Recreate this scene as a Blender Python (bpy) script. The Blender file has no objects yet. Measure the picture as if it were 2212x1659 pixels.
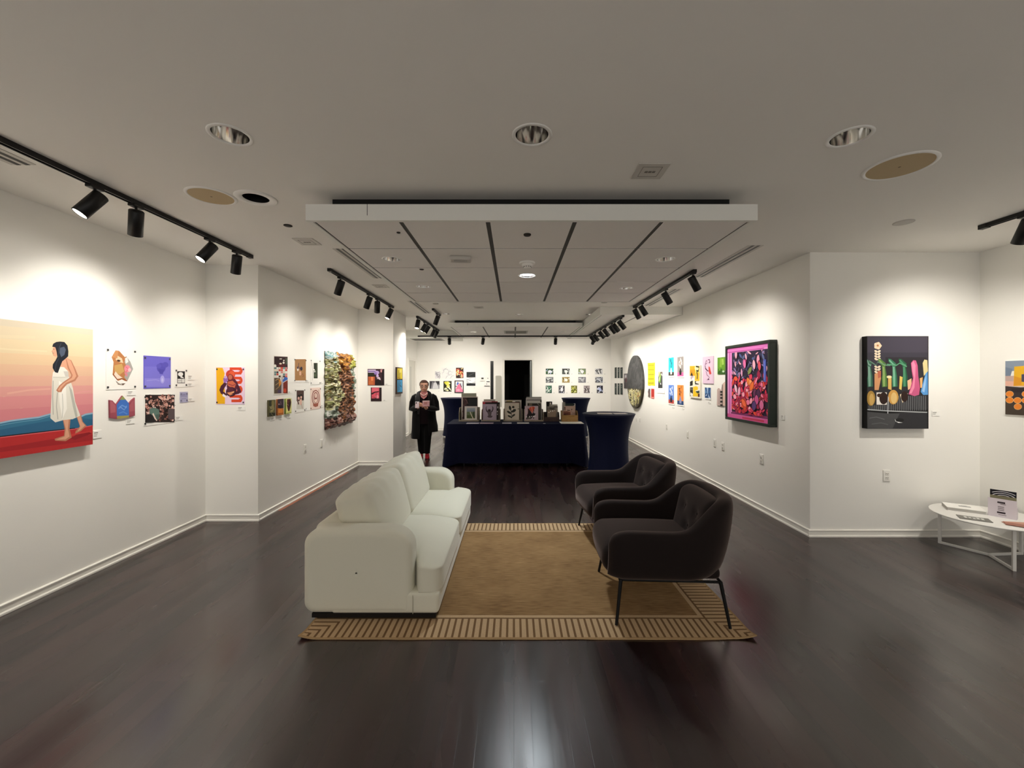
import bpy, bmesh, math, random
from mathutils import Vector, Matrix, noise
SC = bpy.context.scene
COL = SC.collection
PI = math.pi
R = math.radians

# ------------------------------------------------------------------ camera, world, exposure
F, VX, HY, EYE = 900.0, 1110.0, 818.0, 1.6        # focal length and vanishing point in pixels of 2212x1659, eye height in m
cam_d = bpy.data.cameras.new('camera')
cam_d.sensor_width = 36.0
cam_d.lens = F / 2212 * 36.0
cam_d.shift_x = -(VX - 1106.0) / 2212
cam_d.shift_y = -(829.5 - HY) / 2212
cam_d.clip_start = 0.05
cam = bpy.data.objects.new('camera', cam_d)
cam.location = (0, 0, EYE)
cam.rotation_euler = (R(90), 0, 0)
COL.objects.link(cam)
SC.camera = cam

wd = bpy.data.worlds.new('world')
SC.world = wd
wd.use_nodes = True
wd.node_tree.nodes['Background'].inputs[0].default_value = (1.0, 0.97, 0.92, 1)
wd.node_tree.nodes['Background'].inputs[1].default_value = 0.9

SC.view_settings.view_transform = 'Standard'
SC.view_settings.look = 'None'
SC.view_settings.gamma = 1.0
SC.view_settings.use_curve_mapping = False
SC.view_settings.exposure = 0.2
SPOT_W = 54.0           # watts of one track head
SPOT_COL = (1.0, 0.945, 0.86)

# ------------------------------------------------------------------ helpers
def lin(h):
    h = h.lstrip('#')
    o = []
    for i in (0, 2, 4):
        c = int(h[i:i + 2], 16) / 255
        o.append(c / 12.92 if c <= 0.04045 else ((c + 0.055) / 1.055) ** 2.4)
    return (o[0], o[1], o[2], 1)

MATS = {}
def flat(h, rough=0.7, spec=0.3, metal=0.0):
    """plain paint, paper, plastic or metal in one colour"""
    k = (h, rough, spec, metal)
    if k in MATS: return MATS[k]
    m = bpy.data.materials.new('paint_' + h)
    m.use_nodes = True
    b = m.node_tree.nodes['Principled BSDF']
    b.inputs['Base Color'].default_value = lin(h)
    b.inputs['Roughness'].default_value = rough
    b.inputs['Specular IOR Level'].default_value = spec
    b.inputs['Metallic'].default_value = metal
    MATS[k] = m
    return m

def node_mat(name):
    m = bpy.data.materials.new(name)
    m.use_nodes = True
    nt = m.node_tree
    return m, nt, nt.nodes['Principled BSDF'], nt.nodes.new, nt.links.new

def fabric(name, h, rough=0.95, sheen=0.3, bump=0.15, scale=400, var=0.12, sheen_tint=None):
    m, nt, b, N, L = node_mat(name)
    tc = N('ShaderNodeTexCoord')
    n1 = N('ShaderNodeTexNoise'); n1.inputs['Scale'].default_value = scale; n1.inputs['Detail'].default_value = 3
    n2 = N('ShaderNodeTexNoise'); n2.inputs['Scale'].default_value = 9
    L(tc.outputs['Object'], n1.inputs['Vector']); L(tc.outputs['Object'], n2.inputs['Vector'])
    mx = N('ShaderNodeMix'); mx.data_type = 'RGBA'
    c = lin(h)
    mx.inputs[6].default_value = tuple(v * (1 - var) for v in c[:3]) + (1,)
    mx.inputs[7].default_value = tuple(min(1, v * (1 + var)) for v in c[:3]) + (1,)
    L(n1.outputs['Fac'], mx.inputs[0])
    L(mx.outputs[2], b.inputs['Base Color'])
    bp = N('ShaderNodeBump'); bp.inputs['Strength'].default_value = bump; bp.inputs['Distance'].default_value = 0.002
    L(n1.outputs['Fac'], bp.inputs['Height']); L(bp.outputs['Normal'], b.inputs['Normal'])
    b.inputs['Roughness'].default_value = rough
    b.inputs['Specular IOR Level'].default_value = 0.15
    b.inputs['Sheen Weight'].default_value = sheen
    b.inputs['Sheen Roughness'].default_value = 0.4
    if sheen_tint: b.inputs['Sheen Tint'].default_value = lin(sheen_tint)
    return m

def patch_mat(name, cols, scale=20, distort=1.0, kind='noise', stretch=(1, 1, 1), rough=0.6):
    """painted texture: a distorted noise cut into flat colour patches"""
    m, nt, b, N, L = node_mat(name)
    tc = N('ShaderNodeTexCoord'); mp = N('ShaderNodeMapping'); mp.inputs['Scale'].default_value = stretch
    L(tc.outputs['Object'], mp.inputs['Vector'])
    n0 = N('ShaderNodeTexNoise'); n0.inputs['Scale'].default_value = scale
    n0.inputs['Detail'].default_value = 2; n0.inputs['Distortion'].default_value = distort
    L(mp.outputs[0], n0.inputs['Vector'])
    rp = N('ShaderNodeValToRGB'); cr = rp.color_ramp
    cr.interpolation = 'CONSTANT' if kind == 'noise' else 'LINEAR'
    n = len(cols)
    while len(cr.elements) < n: cr.elements.new(0.5)
    for i, c in enumerate(cols):
        cr.elements[i].position = 0.30 + 0.40 * i / max(1, n) if i else 0.0
        cr.elements[i].color = lin(c)
    L(n0.outputs['Fac'], rp.inputs[0]); L(rp.outputs[0], b.inputs['Base Color'])
    b.inputs['Roughness'].default_value = rough
    b.inputs['Specular IOR Level'].default_value = 0.3
    return m

def emit(name, h, s):
    m, nt, b, N, L = node_mat(name)
    b.inputs['Base Color'].default_value = lin(h)
    b.inputs['Emission Color'].default_value = lin(h)
    b.inputs['Emission Strength'].default_value = s
    return m

class MB:
    """collects faces of several materials, then builds ONE mesh object"""
    def __init__(s): s.v = []; s.f = []; s.mi = []; s.mats = []; s.M = Matrix.Identity(4); s.sm = []
    def m(s, mat):
        if mat not in s.mats: s.mats.append(mat)
        return s.mats.index(mat)
    def add(s, vs, fs, mat, smooth=False):
        o = len(s.v); k = s.m(mat)
        s.v += [tuple(s.M @ Vector(p)) for p in vs]
        for f in fs:
            s.f.append([i + o for i in f]); s.mi.append(k); s.sm.append(smooth)
        return s
    def box(s, x0, y0, z0, x1, y1, z1, mat):
        v = [(x, y, z) for z in (z0, z1) for y in (y0, y1) for x in (x0, x1)]
        return s.add(v, [(0, 2, 3, 1), (4, 5, 7, 6), (0, 1, 5, 4), (2, 6, 7, 3), (0, 4, 6, 2), (1, 3, 7, 5)], mat)
    def rbox(s, cx, cy, cz, sx, sy, sz, r, mat, n=6, puff=(0, 0, 0), seg=None):
        """rounded box centred at (cx,cy,cz) of size s*, corner radius r, optionally puffed on each axis"""
        half = (sx / 2, sy / 2, sz / 2)
        def axis(h):
            rr = min(r, h * 0.999)
            a = [-h + rr * (1 - math.cos(t * PI / 2 / n)) for t in range(0, n + 1)]
            k = seg or 6
            core = [-h + rr + (2 * h - 2 * rr) * t / k for t in range(1, k)]
            return a + core + [-x for x in reversed(a)]
        ax = [axis(h) for h in half]
        idx = {}; vs = []; fs = []
        def put(i, j, k2):
            key = (i, j, k2)
            if key in idx: return idx[key]
            p = [ax[0][i], ax[1][j], ax[2][k2]]
            inner = [max(-(h - min(r, h * .999)), min(h - min(r, h * .999), q)) for q, h in zip(p, half)]
            d = [a - b for a, b in zip(p, inner)]
            l = math.sqrt(sum(t * t for t in d))
            if l > 1e-9:
                p = [b + t / l * min(r, h * .999) if True else a for a, b, t, h in zip(p, inner, d, half)]
            q = [a / h for a, h in zip(p, half)]
            for t in range(3):
                if puff[t]:
                    o = [u for u in range(3) if u != t]
                    w = max(0, 1 - q[o[0]] ** 2) ** .7 * max(0, 1 - q[o[1]] ** 2) ** .7
                    p[t] += puff[t] * w * max(-1, min(1, q[t] * 1.0))
            vs.append((cx + p[0], cy + p[1], cz + p[2]))
            idx[key] = len(vs) - 1
            return idx[key]
        L0, L1, L2 = (len(a) - 1 for a in ax)
        for i in range(L0):
            for j in range(L1):
                fs.append([put(i, j, 0), put(i, j + 1, 0), put(i + 1, j + 1, 0), put(i + 1, j, 0)])
                fs.append([put(i, j, L2), put(i + 1, j, L2), put(i + 1, j + 1, L2), put(i, j + 1, L2)])
        for i in range(L0):
            for k in range(L2):
                fs.append([put(i, 0, k), put(i + 1, 0, k), put(i + 1, 0, k + 1), put(i, 0, k + 1)])
                fs.append([put(i, L1, k), put(i, L1, k + 1), put(i + 1, L1, k + 1), put(i + 1, L1, k)])
        for j in range(L1):
            for k in range(L2):
                fs.append([put(0, j, k), put(0, j, k + 1), put(0, j + 1, k + 1), put(0, j + 1, k)])
                fs.append([put(L0, j, k), put(L0, j + 1, k), put(L0, j + 1, k + 1), put(L0, j, k + 1)])
        return s.add(vs, fs, mat, True)
    def loft(s, rings, mat, cap=True, smooth=True, closed=True):
        """rings: equal-length lists of points"""
        n = len(rings[0]); vs = [p for r in rings for p in r]; fs = []
        for a in range(len(rings) - 1):
            for i in range(n if closed else n - 1):
                j = (i + 1) % n
                fs.append([a * n + i, a * n + j, (a + 1) * n + j, (a + 1) * n + i])
        s.add(vs, fs, mat, smooth)
        if cap and closed:
            s.add(rings[0], [list(range(n))[::-1]], mat, False)
            s.add(rings[-1], [list(range(n))], mat, False)
        return s
    def tube(s, pts, rad, mat, n=10, cap=True):
        """round bar along points; rad a number or a list"""
        pts = [Vector(p) for p in pts]; rs = rad if isinstance(rad, (list, tuple)) else [rad] * len(pts)
        rings = []; prev = None
        for i, p in enumerate(pts):
            d = (pts[min(i + 1, len(pts) - 1)] - pts[max(i - 1, 0)]).normalized()
            a = prev if prev else (Vector((1, 0, 0)) if abs(d.x) < .8 else Vector((0, 1, 0)))
            u = (a - d * a.dot(d)).normalized(); w = d.cross(u); prev = u
            rings.append([tuple(p + (u * math.cos(2 * PI * k / n) + w * math.sin(2 * PI * k / n)) * rs[i]) for k in range(n)])
        return s.loft(rings, mat, cap)
    def lathe(s, prof, mat, n=32, c=(0, 0), cap=False, smooth=True):
        rings = [[(c[0] + r * math.cos(2 * PI * k / n), c[1] + r * math.sin(2 * PI * k / n), z) for k in range(n)] for r, z in prof]
        return s.loft(rings, mat, cap, smooth)
    def disc(s, cx, cy, z, r, mat, n=32, up=False):
        p = [(cx + r * math.cos(2 * PI * k / n), cy + r * math.sin(2 * PI * k / n), z) for k in range(n)]
        return s.add(p, [list(range(n)) if up else list(range(n))[::-1]], mat)
    def build(s, name, parent=None, loc=None, rz=0, bevel=0, subd=0):
        me = bpy.data.meshes.new(name)
        me.from_pydata(s.v, [], s.f)
        for mt in s.mats: me.materials.append(mt)
        me.polygons.foreach_set('material_index', s.mi)
        me.polygons.foreach_set('use_smooth', s.sm)
        me.update()
        o = bpy.data.objects.new(name, me); COL.objects.link(o)
        if parent: o.parent = parent
        if loc is not None: o.location = loc
        if rz: o.rotation_euler = (0, 0, rz)
        if bevel:
            b = o.modifiers.new('bevel', 'BEVEL'); b.width = bevel; b.segments = 2; b.limit_method = 'ANGLE'
        if subd:
            b = o.modifiers.new('subd', 'SUBSURF'); b.levels = subd; b.render_levels = subd
        return o

def tag(o, label=None, cat=None, group=None, kind=None):
    if label: o['label'] = label
    if cat: o['category'] = cat
    if group: o['group'] = group
    if kind: o['kind'] = kind
    return o

def empty(name, loc, rz=0, label=None, cat=None, group=None):
    o = bpy.data.objects.new(name, None); COL.objects.link(o)
    o.location = loc; o.rotation_euler = (0, 0, rz); o.empty_display_size = .1
    return tag(o, label, cat, group)

def copy_tree(o, parent=None):
    c = o.copy(); COL.objects.link(c); c.parent = parent
    for ch in list(o.children):
        if ch.type != 'LIGHT': copy_tree(ch, c)
    return c

def cut(o, holes, z0, z1, n=40):
    """drill round holes (x, y, r) through a flat object lying in world axes"""
    mb = MB()
    for x, y, r in holes:
        mb.lathe([(r, z0), (r, z1)], flat('888888'), n, (x, y), cap=True, smooth=False)
    c = mb.build('cutter')
    md = o.modifiers.new('b', 'BOOLEAN'); md.operation = 'DIFFERENCE'; md.object = c; md.solver = 'EXACT'
    bpy.context.view_layer.update()
    dg = bpy.context.evaluated_depsgraph_get()
    me = bpy.data.meshes.new_from_object(o.evaluated_get(dg))
    o.modifiers.clear(); o.data = me
    bpy.data.objects.remove(c, do_unlink=True)

def fy(py): return F * EYE / (py - HY)                      # depth of a floor pixel
def ptz(px, py, z):                                         # point on the level z seen at a pixel
    Y = F * (z - EYE) / (HY - py)
    return ((px - VX) / F * Y, Y)
def pty(px, py, Y): return ((px - VX) / F * Y, EYE + (HY - py) / F * Y)

# ------------------------------------------------------------------ shared materials
def wall_mat(name, h, rough=0.6):
    m, nt, b, N, L = node_mat(name)
    tc = N('ShaderNodeTexCoord')
    n = N('ShaderNodeTexNoise'); n.inputs['Scale'].default_value = 60; n.inputs['Detail'].default_value = 4
    L(tc.outputs['Object'], n.inputs['Vector'])
    bp = N('ShaderNodeBump'); bp.inputs['Strength'].default_value = .04; bp.inputs['Distance'].default_value = .003
    L(n.outputs['Fac'], bp.inputs['Height']); L(bp.outputs[0], b.inputs['Normal'])
    b.inputs['Base Color'].default_value = lin(h); b.inputs['Roughness'].default_value = rough
    b.inputs['Specular IOR Level'].default_value = .25
    return m
WALL = wall_mat('wall_paint', 'f5f3ed')
CEIL = wall_mat('ceiling_paint', 'f4f1eb', .9)
TRIM = flat('efece4', .35, .4)
TILE = wall_mat('ceiling_tile', 'f0ece8', .9)
GRID = flat('4a4844', .6)
FASC = wall_mat('fascia_paint', 'efeee8', .7)
BLACK = flat('0b0a0a', .45, .4)
WHITE = flat('f3f1ec', .45, .4)
CHROME = flat('d8d6d2', .12, .5, 1.0)

def floor_mat():
    m, nt, b, N, L = node_mat('dark_wood_planks')
    tc = N('ShaderNodeTexCoord'); mp = N('ShaderNodeMapping'); mp.inputs['Rotation'].default_value = (0, 0, R(90))
    L(tc.outputs['Object'], mp.inputs['Vector'])
    br = N('ShaderNodeTexBrick'); br.offset = .37
    br.inputs['Scale'].default_value = 1; br.inputs['Brick Width'].default_value = 1.1; br.inputs['Row Height'].default_value = .083
    br.inputs['Mortar Size'].default_value = .0012; br.inputs['Mortar Smooth'].default_value = .4; br.inputs['Bias'].default_value = -.1
    br.inputs['Color1'].default_value = lin('402a29'); br.inputs['Color2'].default_value = lin('1f1416'); br.inputs['Mortar'].default_value = lin('0d0808')
    L(mp.outputs[0], br.inputs['Vector'])
    mp2 = N('ShaderNodeMapping'); mp2.inputs['Scale'].default_value = (22, 1.6, 1); L(tc.outputs['Object'], mp2.inputs['Vector'])
    gr = N('ShaderNodeTexNoise'); gr.inputs['Scale'].default_value = 2.2; gr.inputs['Detail'].default_value = 6; L(mp2.outputs[0], gr.inputs['Vector'])
    mx = N('ShaderNodeMix'); mx.data_type = 'RGBA'; mx.blend_type = 'MULTIPLY'; mx.inputs[0].default_value = .55
    L(br.outputs['Color'], mx.inputs[6]); L(gr.outputs['Color'], mx.inputs[7]); L(mx.outputs[2], b.inputs['Base Color'])
    wr = N('ShaderNodeTexNoise'); wr.inputs['Scale'].default_value = 1.6; wr.inputs['Detail'].default_value = 3; wr.inputs['Distortion'].default_value = .15
    mp3 = N('ShaderNodeMapping'); mp3.inputs['Scale'].default_value = (3.5, .5, 1); L(tc.outputs['Object'], mp3.inputs['Vector']); L(mp3.outputs[0], wr.inputs['Vector'])
    mr = N('ShaderNodeMapRange'); mr.inputs[1].default_value = .3; mr.inputs[2].default_value = .75
    mr.inputs[3].default_value = .20; mr.inputs[4].default_value = .34
    L(wr.outputs['Fac'], mr.inputs[0]); L(mr.outputs[0], b.inputs['Roughness'])
    b.inputs['Specular IOR Level'].default_value = 1.0
    ad = N('ShaderNodeMath'); ad.operation = 'ADD'
    mu = N('ShaderNodeMath'); mu.operation = 'MULTIPLY'; mu.inputs[1].default_value = -.5
    L(br.outputs['Fac'], mu.inputs[0]); L(mu.outputs[0], ad.inputs[0])
    mu2 = N('ShaderNodeMath'); mu2.operation = 'MULTIPLY'; mu2.inputs[1].default_value = .35
    L(gr.outputs['Fac'], mu2.inputs[0]); L(mu2.outputs[0], ad.inputs[1])
    bp = N('ShaderNodeBump'); bp.inputs['Strength'].default_value = .12; bp.inputs['Distance'].default_value = .004
    L(ad.outputs[0], bp.inputs['Height']); L(bp.outputs[0], b.inputs['Normal'])
    return m

# ------------------------------------------------------------------ the room
LX, LX2, LX3, LXB = -3.47, -2.88, -2.23, -3.0       # faces of the stepped left wall
LY1, LY2, LY3 = 4.69, 7.70, 8.60
RX, RY, RX2, BY, CZ = 3.0, 4.22, 4.72, 12.9, 2.88
FY = -2.6
def struct(o): o['kind'] = 'structure'; return o
def solid(name, x0, y0, z0, x1, y1, z1, mat=None): return struct(MB().box(x0, y0, z0, x1, y1, z1, mat or WALL).build(name))
solid('floor', -3.7, FY - .1, -.1, 5.0, 15.2, 0, floor_mat())
ceiling = solid('ceiling', -3.7, FY - .1, CZ, 5.0, 15.2, CZ + .16, CEIL)
solid('wall_left_near', LX - .13, FY, 0, LX, LY1, CZ)
solid('wall_left_middle', LX - .13, LY1, 0, LX2, LY2, CZ)
solid('wall_left_far', LX - .13, LY2, 0, LX3, LY3, CZ)
solid('wall_left_back', LXB - .13, LY3, 0, LXB, BY, CZ)
solid('wall_right_far', RX, RY, 0, RX2 + .2, BY, CZ)
solid('wall_right_near', RX2, FY, 0, RX2 + .2, RY, CZ)
# unseen opening added behind the camera: posts and rails, world light enters as fill
mb = MB()
mb.box(LX - .13, FY - .1, 0, RX2 + .2, FY, .12, WALL); mb.box(LX - .13, FY - .1, 2.78, RX2 + .2, FY, CZ, WALL)
for x in (LX - .06, -1.4, .6, 2.6, RX2 + .06): mb.box(x - .05, FY - .1, .12, x + .05, FY, 2.78, WALL)
struct(mb.build('wall_front'))
pd = bpy.data.lights.new('fill_portal', 'AREA'); pd.shape = 'RECTANGLE'; pd.size = 8.1; pd.size_y = 2.66
pd.cycles.is_portal = True
po = bpy.data.objects.new('fill_portal', pd); po.location = ((LX + RX2) / 2, FY - .05, 1.45); po.rotation_euler = (R(90), 0, 0)
COL.objects.link(po)
DX0, DX1, DZ = -.29, .56, 2.17                      # doorway in the back wall
mb = MB()
mb.box(LXB - .13, BY, 0, DX0, BY + .14, CZ, WALL); mb.box(DX1, BY, 0, RX2 + .2, BY + .14, CZ, WALL)
mb.box(DX0, BY, DZ, DX1, BY + .14, CZ, WALL)
struct(mb.build('wall_back'))
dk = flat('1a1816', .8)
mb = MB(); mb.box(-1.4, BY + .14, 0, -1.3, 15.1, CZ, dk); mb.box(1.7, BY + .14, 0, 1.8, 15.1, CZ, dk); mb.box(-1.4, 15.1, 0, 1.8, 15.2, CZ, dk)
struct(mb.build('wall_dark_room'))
def base(name, a, b, n):
    """skirting from a to b along the wall face; n points into the room"""
    a, b, n = Vector(a + (0,)), Vector(b + (0,)), Vector(n + (0,))
    prof = [(0, 0), (.020, 0), (.020, .012), (.014, .019), (.010, .020), (.010, .058), (.015, .062), (.015, .068), (.006, .074), (0, .074)]
    rings = [[tuple(p + n * d + Vector((0, 0, z))) for d, z in prof] for p in (a, b)]
    return struct(MB().loft(rings, TRIM, True, False).build(name))
t = .02
base('baseboard_left_near', (LX, FY), (LX, LY1), (1, 0))
base('baseboard_left_step', (LX + t, LY1), (LX2 + t, LY1), (0, -1))
base('baseboard_left_middle', (LX2, LY1), (LX2, LY2), (1, 0))
base('baseboard_left_jog', (LX2 + t, LY2), (LX3 + t, LY2), (0, -1))
base('baseboard_left_far', (LX3, LY2), (LX3, LY3), (1, 0))
base('baseboard_left_back', (LXB, LY3), (LXB, 11.78), (1, 0))
base('baseboard_back_left', (LXB, BY), (DX0 - .07, BY), (0, -1))
base('baseboard_back_right', (DX1 + .07, BY), (RX, BY), (0, -1))
base('baseboard_right_far', (RX, RY), (RX, BY), (-1, 0))
base('baseboard_right_step', (RX - t, RY), (RX2, RY), (0, -1))
base('baseboard_right_near', (RX2, FY), (RX2, RY), (-1, 0))
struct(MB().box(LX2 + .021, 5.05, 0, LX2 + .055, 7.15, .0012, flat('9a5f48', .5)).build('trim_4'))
# doorway casing and the open door leaf
mb = MB()
for x0, x1 in ((DX0 - .06, DX0), (DX1, DX1 + .06)): mb.box(x0, BY - .015, 0, x1, BY, DZ + .06, TRIM)
mb.box(DX0, BY - .015, DZ, DX1, BY, DZ + .06, TRIM)
struct(mb.build('trim_1', bevel=.004))
dl = struct(MB().box(DX1 - .055, BY + .06, .01, DX1 - .012, BY + .9, DZ - .02, flat('8d918f', .35, .5, .6)).build('door_1'))
MB().tube([(DX1 - .055, BY + .12, 1.0), (DX1 - .10, BY + .12, 1.0), (DX1 - .10, BY + .24, 1.0)], .011, CHROME).build('door_handle', dl)
# white door in the far left wall
mb = MB(); d = LXB
mb.box(d, 11.80, 0, d + .02, 11.87, 2.2, TRIM); mb.box(d, 12.62, 0, d + .02, 12.69, 2.2, TRIM); mb.box(d, 11.87, 2.13, d + .02, 12.62, 2.2, TRIM)
struct(mb.build('trim_2'))
d2 = struct(MB().box(LXB, 11.875, .01, LXB + .008, 12.615, 2.125, flat('d9d6cc', .5)).build('door_2'))
MB().box(LXB + .008, 12.0, 1.2, LXB + .011, 12.16, 1.95, flat('b9b7ae', .3)).build('door_panel', d2)
MB().tube([(LXB + .008, 12.55, 1.0), (LXB + .05, 12.55, 1.0), (LXB + .05, 12.45, 1.0)], .01, CHROME).build('door_handle', d2)
struct(MB().box(LXB, 11.06, 2.68, -1.46, 12.0, CZ, FASC).build('trim_3'))

# ------------------------------------------------------------------ suspended ceiling panels
def cloud(label, x0, y0, x1, y1, z, ztop, nx, ny, holes, hang=True, group='suspended tile panels'):
    t = empty('ceiling_panel', ((x0 + x1) / 2, (y0 + y1) / 2, z), 0, label, 'ceiling panel', group)
    ox, oy = t.location.x, t.location.y
    b = .035
    X0, Y0, X1, Y1 = x0 - ox, y0 - oy, x1 - ox, y1 - oy
    mb = MB(); zt = ztop - z
    mb.box(X0, Y0, -.004, X1, Y0 + b, zt, FASC); mb.box(X0, Y1 - b, -.004, X1, Y1, zt, FASC)
    mb.box(X0, Y0 + b, -.004, X0 + b, Y1 - b, zt, FASC); mb.box(X1 - b, Y0 + b, -.004, X1, Y1 - b, zt, FASC)
    if hang: mb.box(X0 + .42, Y0, .03, X0 + .424, Y0 - .001, zt, GRID)
    mb.build('fascia', t, bevel=.003)
    if hang:  # black boxes stand in for the dark gap shadow above the fascia
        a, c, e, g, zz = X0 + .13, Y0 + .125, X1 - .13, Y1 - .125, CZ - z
        MB().box(a, c, .03, e, c + .02, zz, BLACK).box(a, g - .02, .03, e, g, zz, BLACK).box(a, c + .02, .03, a + .02, g - .02, zz, BLACK).box(e - .02, c + .02, .03, e, g - .02, zz, BLACK).build('gap_shade', t)
    X0 += b; X1 -= b; Y0 += b; Y1 -= b
    wx, wy = (X1 - X0) / nx, (Y1 - Y0) / ny
    mb = MB()
    for i in range(nx):
        for j in range(ny):
            mb.box(X0 + i * wx + .016, Y0 + j * wy + .010, 0, X0 + (i + 1) * wx - .016, Y0 + (j + 1) * wy - .010, .02, TILE)
    tf = mb.build('tile_field', t)
    gr = MB().box(X0, Y0, .005, X1, Y1, .022, GRID).build('grid', t)
    if holes:
        hl = [(x - ox, y - oy, r) for x, y, r in holes]
        tw = tf.location.copy()
        for o in (tf, gr):
            o.parent = None
            cut(o, hl, -.05, .06); o.parent = t
    return t

def dl_mesh(t, r, ro, h, lit=None, n=40):
    """recessed can: white trim ring, mirror reflector, lamp"""
    MB().lathe([(r - .002, .001), (r, -.004), (ro - .006, -.005), (ro, -.002), (ro, .0005)], WHITE, n).build('trim_ring', t)
    MB().lathe([(r - .001, 0), (r * .93, h * .35), (r * .75, h * .75), (r * .5, h)], CHROME, n).build('reflector', t)
    if lit:
        mb = MB(); mb.disc(0, 0, .012, r * .93, lit); mb.build('lamp', t)
    else:
        mb = MB()
        for s in (-1, 1): mb.tube([(s * r * .22, 0, h), (s * r * .22, 0, h * .45)], r * .11, flat('e9e7e2', .2, .5), 12)
        mb.disc(0, 0, h, r * .5, flat('6d6a64', .4))
        mb.build('lamp', t)

MAIN_DL = [(-1.49, 2.19), (.095, 2.19), (1.778, 2.207)]
FAR_DL = [(-1.33, 8.23), (.10, 8.3), (1.50, 8.3)]
BLACK_DL = (-1.828, 2.954)
cut(ceiling, [(x, y, .09) for x, y in MAIN_DL] + [(BLACK_DL[0], BLACK_DL[1], .088)] + [(x, y, .075) for x, y in FAR_DL], CZ - .05, CZ + .13)
Z1, Z2 = 2.687, 2.74
P1_DL = [(-1.112, 3.79), (1.377, 3.79), (-1.065, 4.915), (1.355, 5.0)]
LIT = (.141, 4.386)
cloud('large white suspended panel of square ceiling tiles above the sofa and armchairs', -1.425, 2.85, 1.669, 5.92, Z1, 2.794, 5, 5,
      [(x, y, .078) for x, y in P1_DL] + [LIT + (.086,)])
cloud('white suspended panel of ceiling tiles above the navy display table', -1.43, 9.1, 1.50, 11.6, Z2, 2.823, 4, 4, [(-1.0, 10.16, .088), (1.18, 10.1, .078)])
cloud('white lowered tile panel running along the right wall under the spotlight track', 1.53, 7.4, 2.995, 11.9, Z2, CZ, 2, 7, [], False)

def downlight(x, y, z, label, r=.078, ro=.098, h=.1, lit=None, group='recessed downlights'):
    t = empty('recessed_downlight', (x, y, z), 0, label, 'downlight', group)
    dl_mesh(t, r, ro, h, lit)
    return t
for (x, y), l in zip(MAIN_DL, ('upper left above the sofa side', 'at the top middle', 'at the upper right near the round beige speaker')):
    downlight(x, y, CZ, 'large unlit chrome downlight ' + l, .088, .106, .115)
for (x, y), l in zip(P1_DL, ('front left of the large tile panel', 'front right of the large tile panel', 'rear left of the large tile panel', 'rear right of the large tile panel')):
    downlight(x, y, Z1, 'unlit chrome downlight at the ' + l, .076, .086, .1)
COOL = emit('cool_lamp', 'e4f4ff', 9.0)
lit = downlight(LIT[0], LIT[1], Z1, 'only lit white downlight in the middle of the large tile panel', .085, .096, .05, COOL)
for (x, y), l in zip(FAR_DL, ('left', 'middle', 'right')):
    downlight(x, y, CZ, 'small unlit downlight behind the large panel, %s of three' % l, .073, .088, .09)
downlight(-1.0, 10.16, Z2, 'flat lit downlight at the left of the suspended panel above the navy table', .085, .1, .05, emit('warm_lamp', 'fff6e6', 3.0))
downlight(1.18, 10.1, Z2, 'small unlit downlight at the right of the suspended panel above the navy table', .076, .088, .1)
def lamp(name, kind, loc, power, color, parent=None, **kw):
    d = bpy.data.lights.new(name, kind); d.energy = power; d.color = color
    for k, v in kw.items(): setattr(d, k, v)
    o = bpy.data.objects.new(name, d); COL.objects.link(o); o.location = loc
    if parent: o.parent = parent
    return o
lamp('downlight_beam', 'SPOT', (0, 0, -.004), 170, (.86, .95, 1.0), lit, spot_size=R(110), spot_blend=.9, shadow_soft_size=.08)

# black open downlight and speakers
t = empty('recessed_downlight', (BLACK_DL[0], BLACK_DL[1], CZ), 0, 'white-rimmed downlight with a black open hole beside the beige speaker', 'downlight')
MB().lathe([(.083, .001), (.086, -.005), (.128, -.006), (.135, -.002), (.135, .0005)], WHITE, 40).build('trim_ring', t)
mb = MB(); mb.lathe([(.084, 0), (.08, .1)], BLACK, 40); mb.disc(0, 0, .1, .081, BLACK); mb.build('reflector', t)
def speaker(x, y, r, label):
    t = empty('ceiling_speaker', (x, y, CZ), 0, label, 'speaker', 'round ceiling speakers')
    MB().lathe([(r - .022, -.002), (r - .018, -.007), (r - .006, -.007), (r, -.002), (r, .0005)], WHITE, 48).build('rim', t)
    mb = MB(); g = fabric('speaker_grille', 'c9b490', .8, 0, .4, 900)
    mb.lathe([(r - .02, -.004), (0.006, -.005)], g, 48); mb.disc(0, 0, -.0055, .007, flat('6f604a')); mb.build('grille', t)
speaker(-2.12, 2.92, .155, 'round beige ceiling speaker on the left beside the black open downlight')
speaker(2.323, 2.51, .178, 'round tan ceiling speaker at the upper right behind the chrome downlight')
def dot(name, cat, label, x, y, z, r, mat, hgt=.006, group=None):
    mb = MB(); mb.lathe([(r, .0005), (r, -hgt * .6), (r * .85, -hgt), (.0005, -hgt)], mat, 24)
    tag(mb.build(name, loc=(x, y, z)), label, cat, group)
dk2 = flat('2b2622', .6)
dot('sprinkler_cap', 'sprinkler', 'dark round sprinkler cap on the left ceiling near the panel corner', -1.887, 3.48, CZ, .034, dk2)
dot('sprinkler_cap', 'sprinkler', 'dark round sprinkler cap in the front middle tile of the large panel', .101, 3.135, Z1, .028, dk2, .012)
dot('ceiling_sensor', 'sensor', 'tiny dark sensor in the front left tile of the large panel', -.857, 3.095, Z1, .014, dk2)
dot('ceiling_sensor', 'sensor', 'small dark sensor between the two left downlights of the large panel', -.916, 4.14, Z1, .022, dk2)
dot('sprinkler_cap', 'sprinkler', 'pale round sprinkler cap on the ceiling at the far right near the wall corner', 3.19, 3.41, CZ, .07, flat('c9c5be', .6))
dot('sprinkler_cap', 'sprinkler', 'pale round sprinkler cap behind the left end of the large panel', -1.335, 7.11, CZ, .05, flat('b5b1aa', .6))
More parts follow.
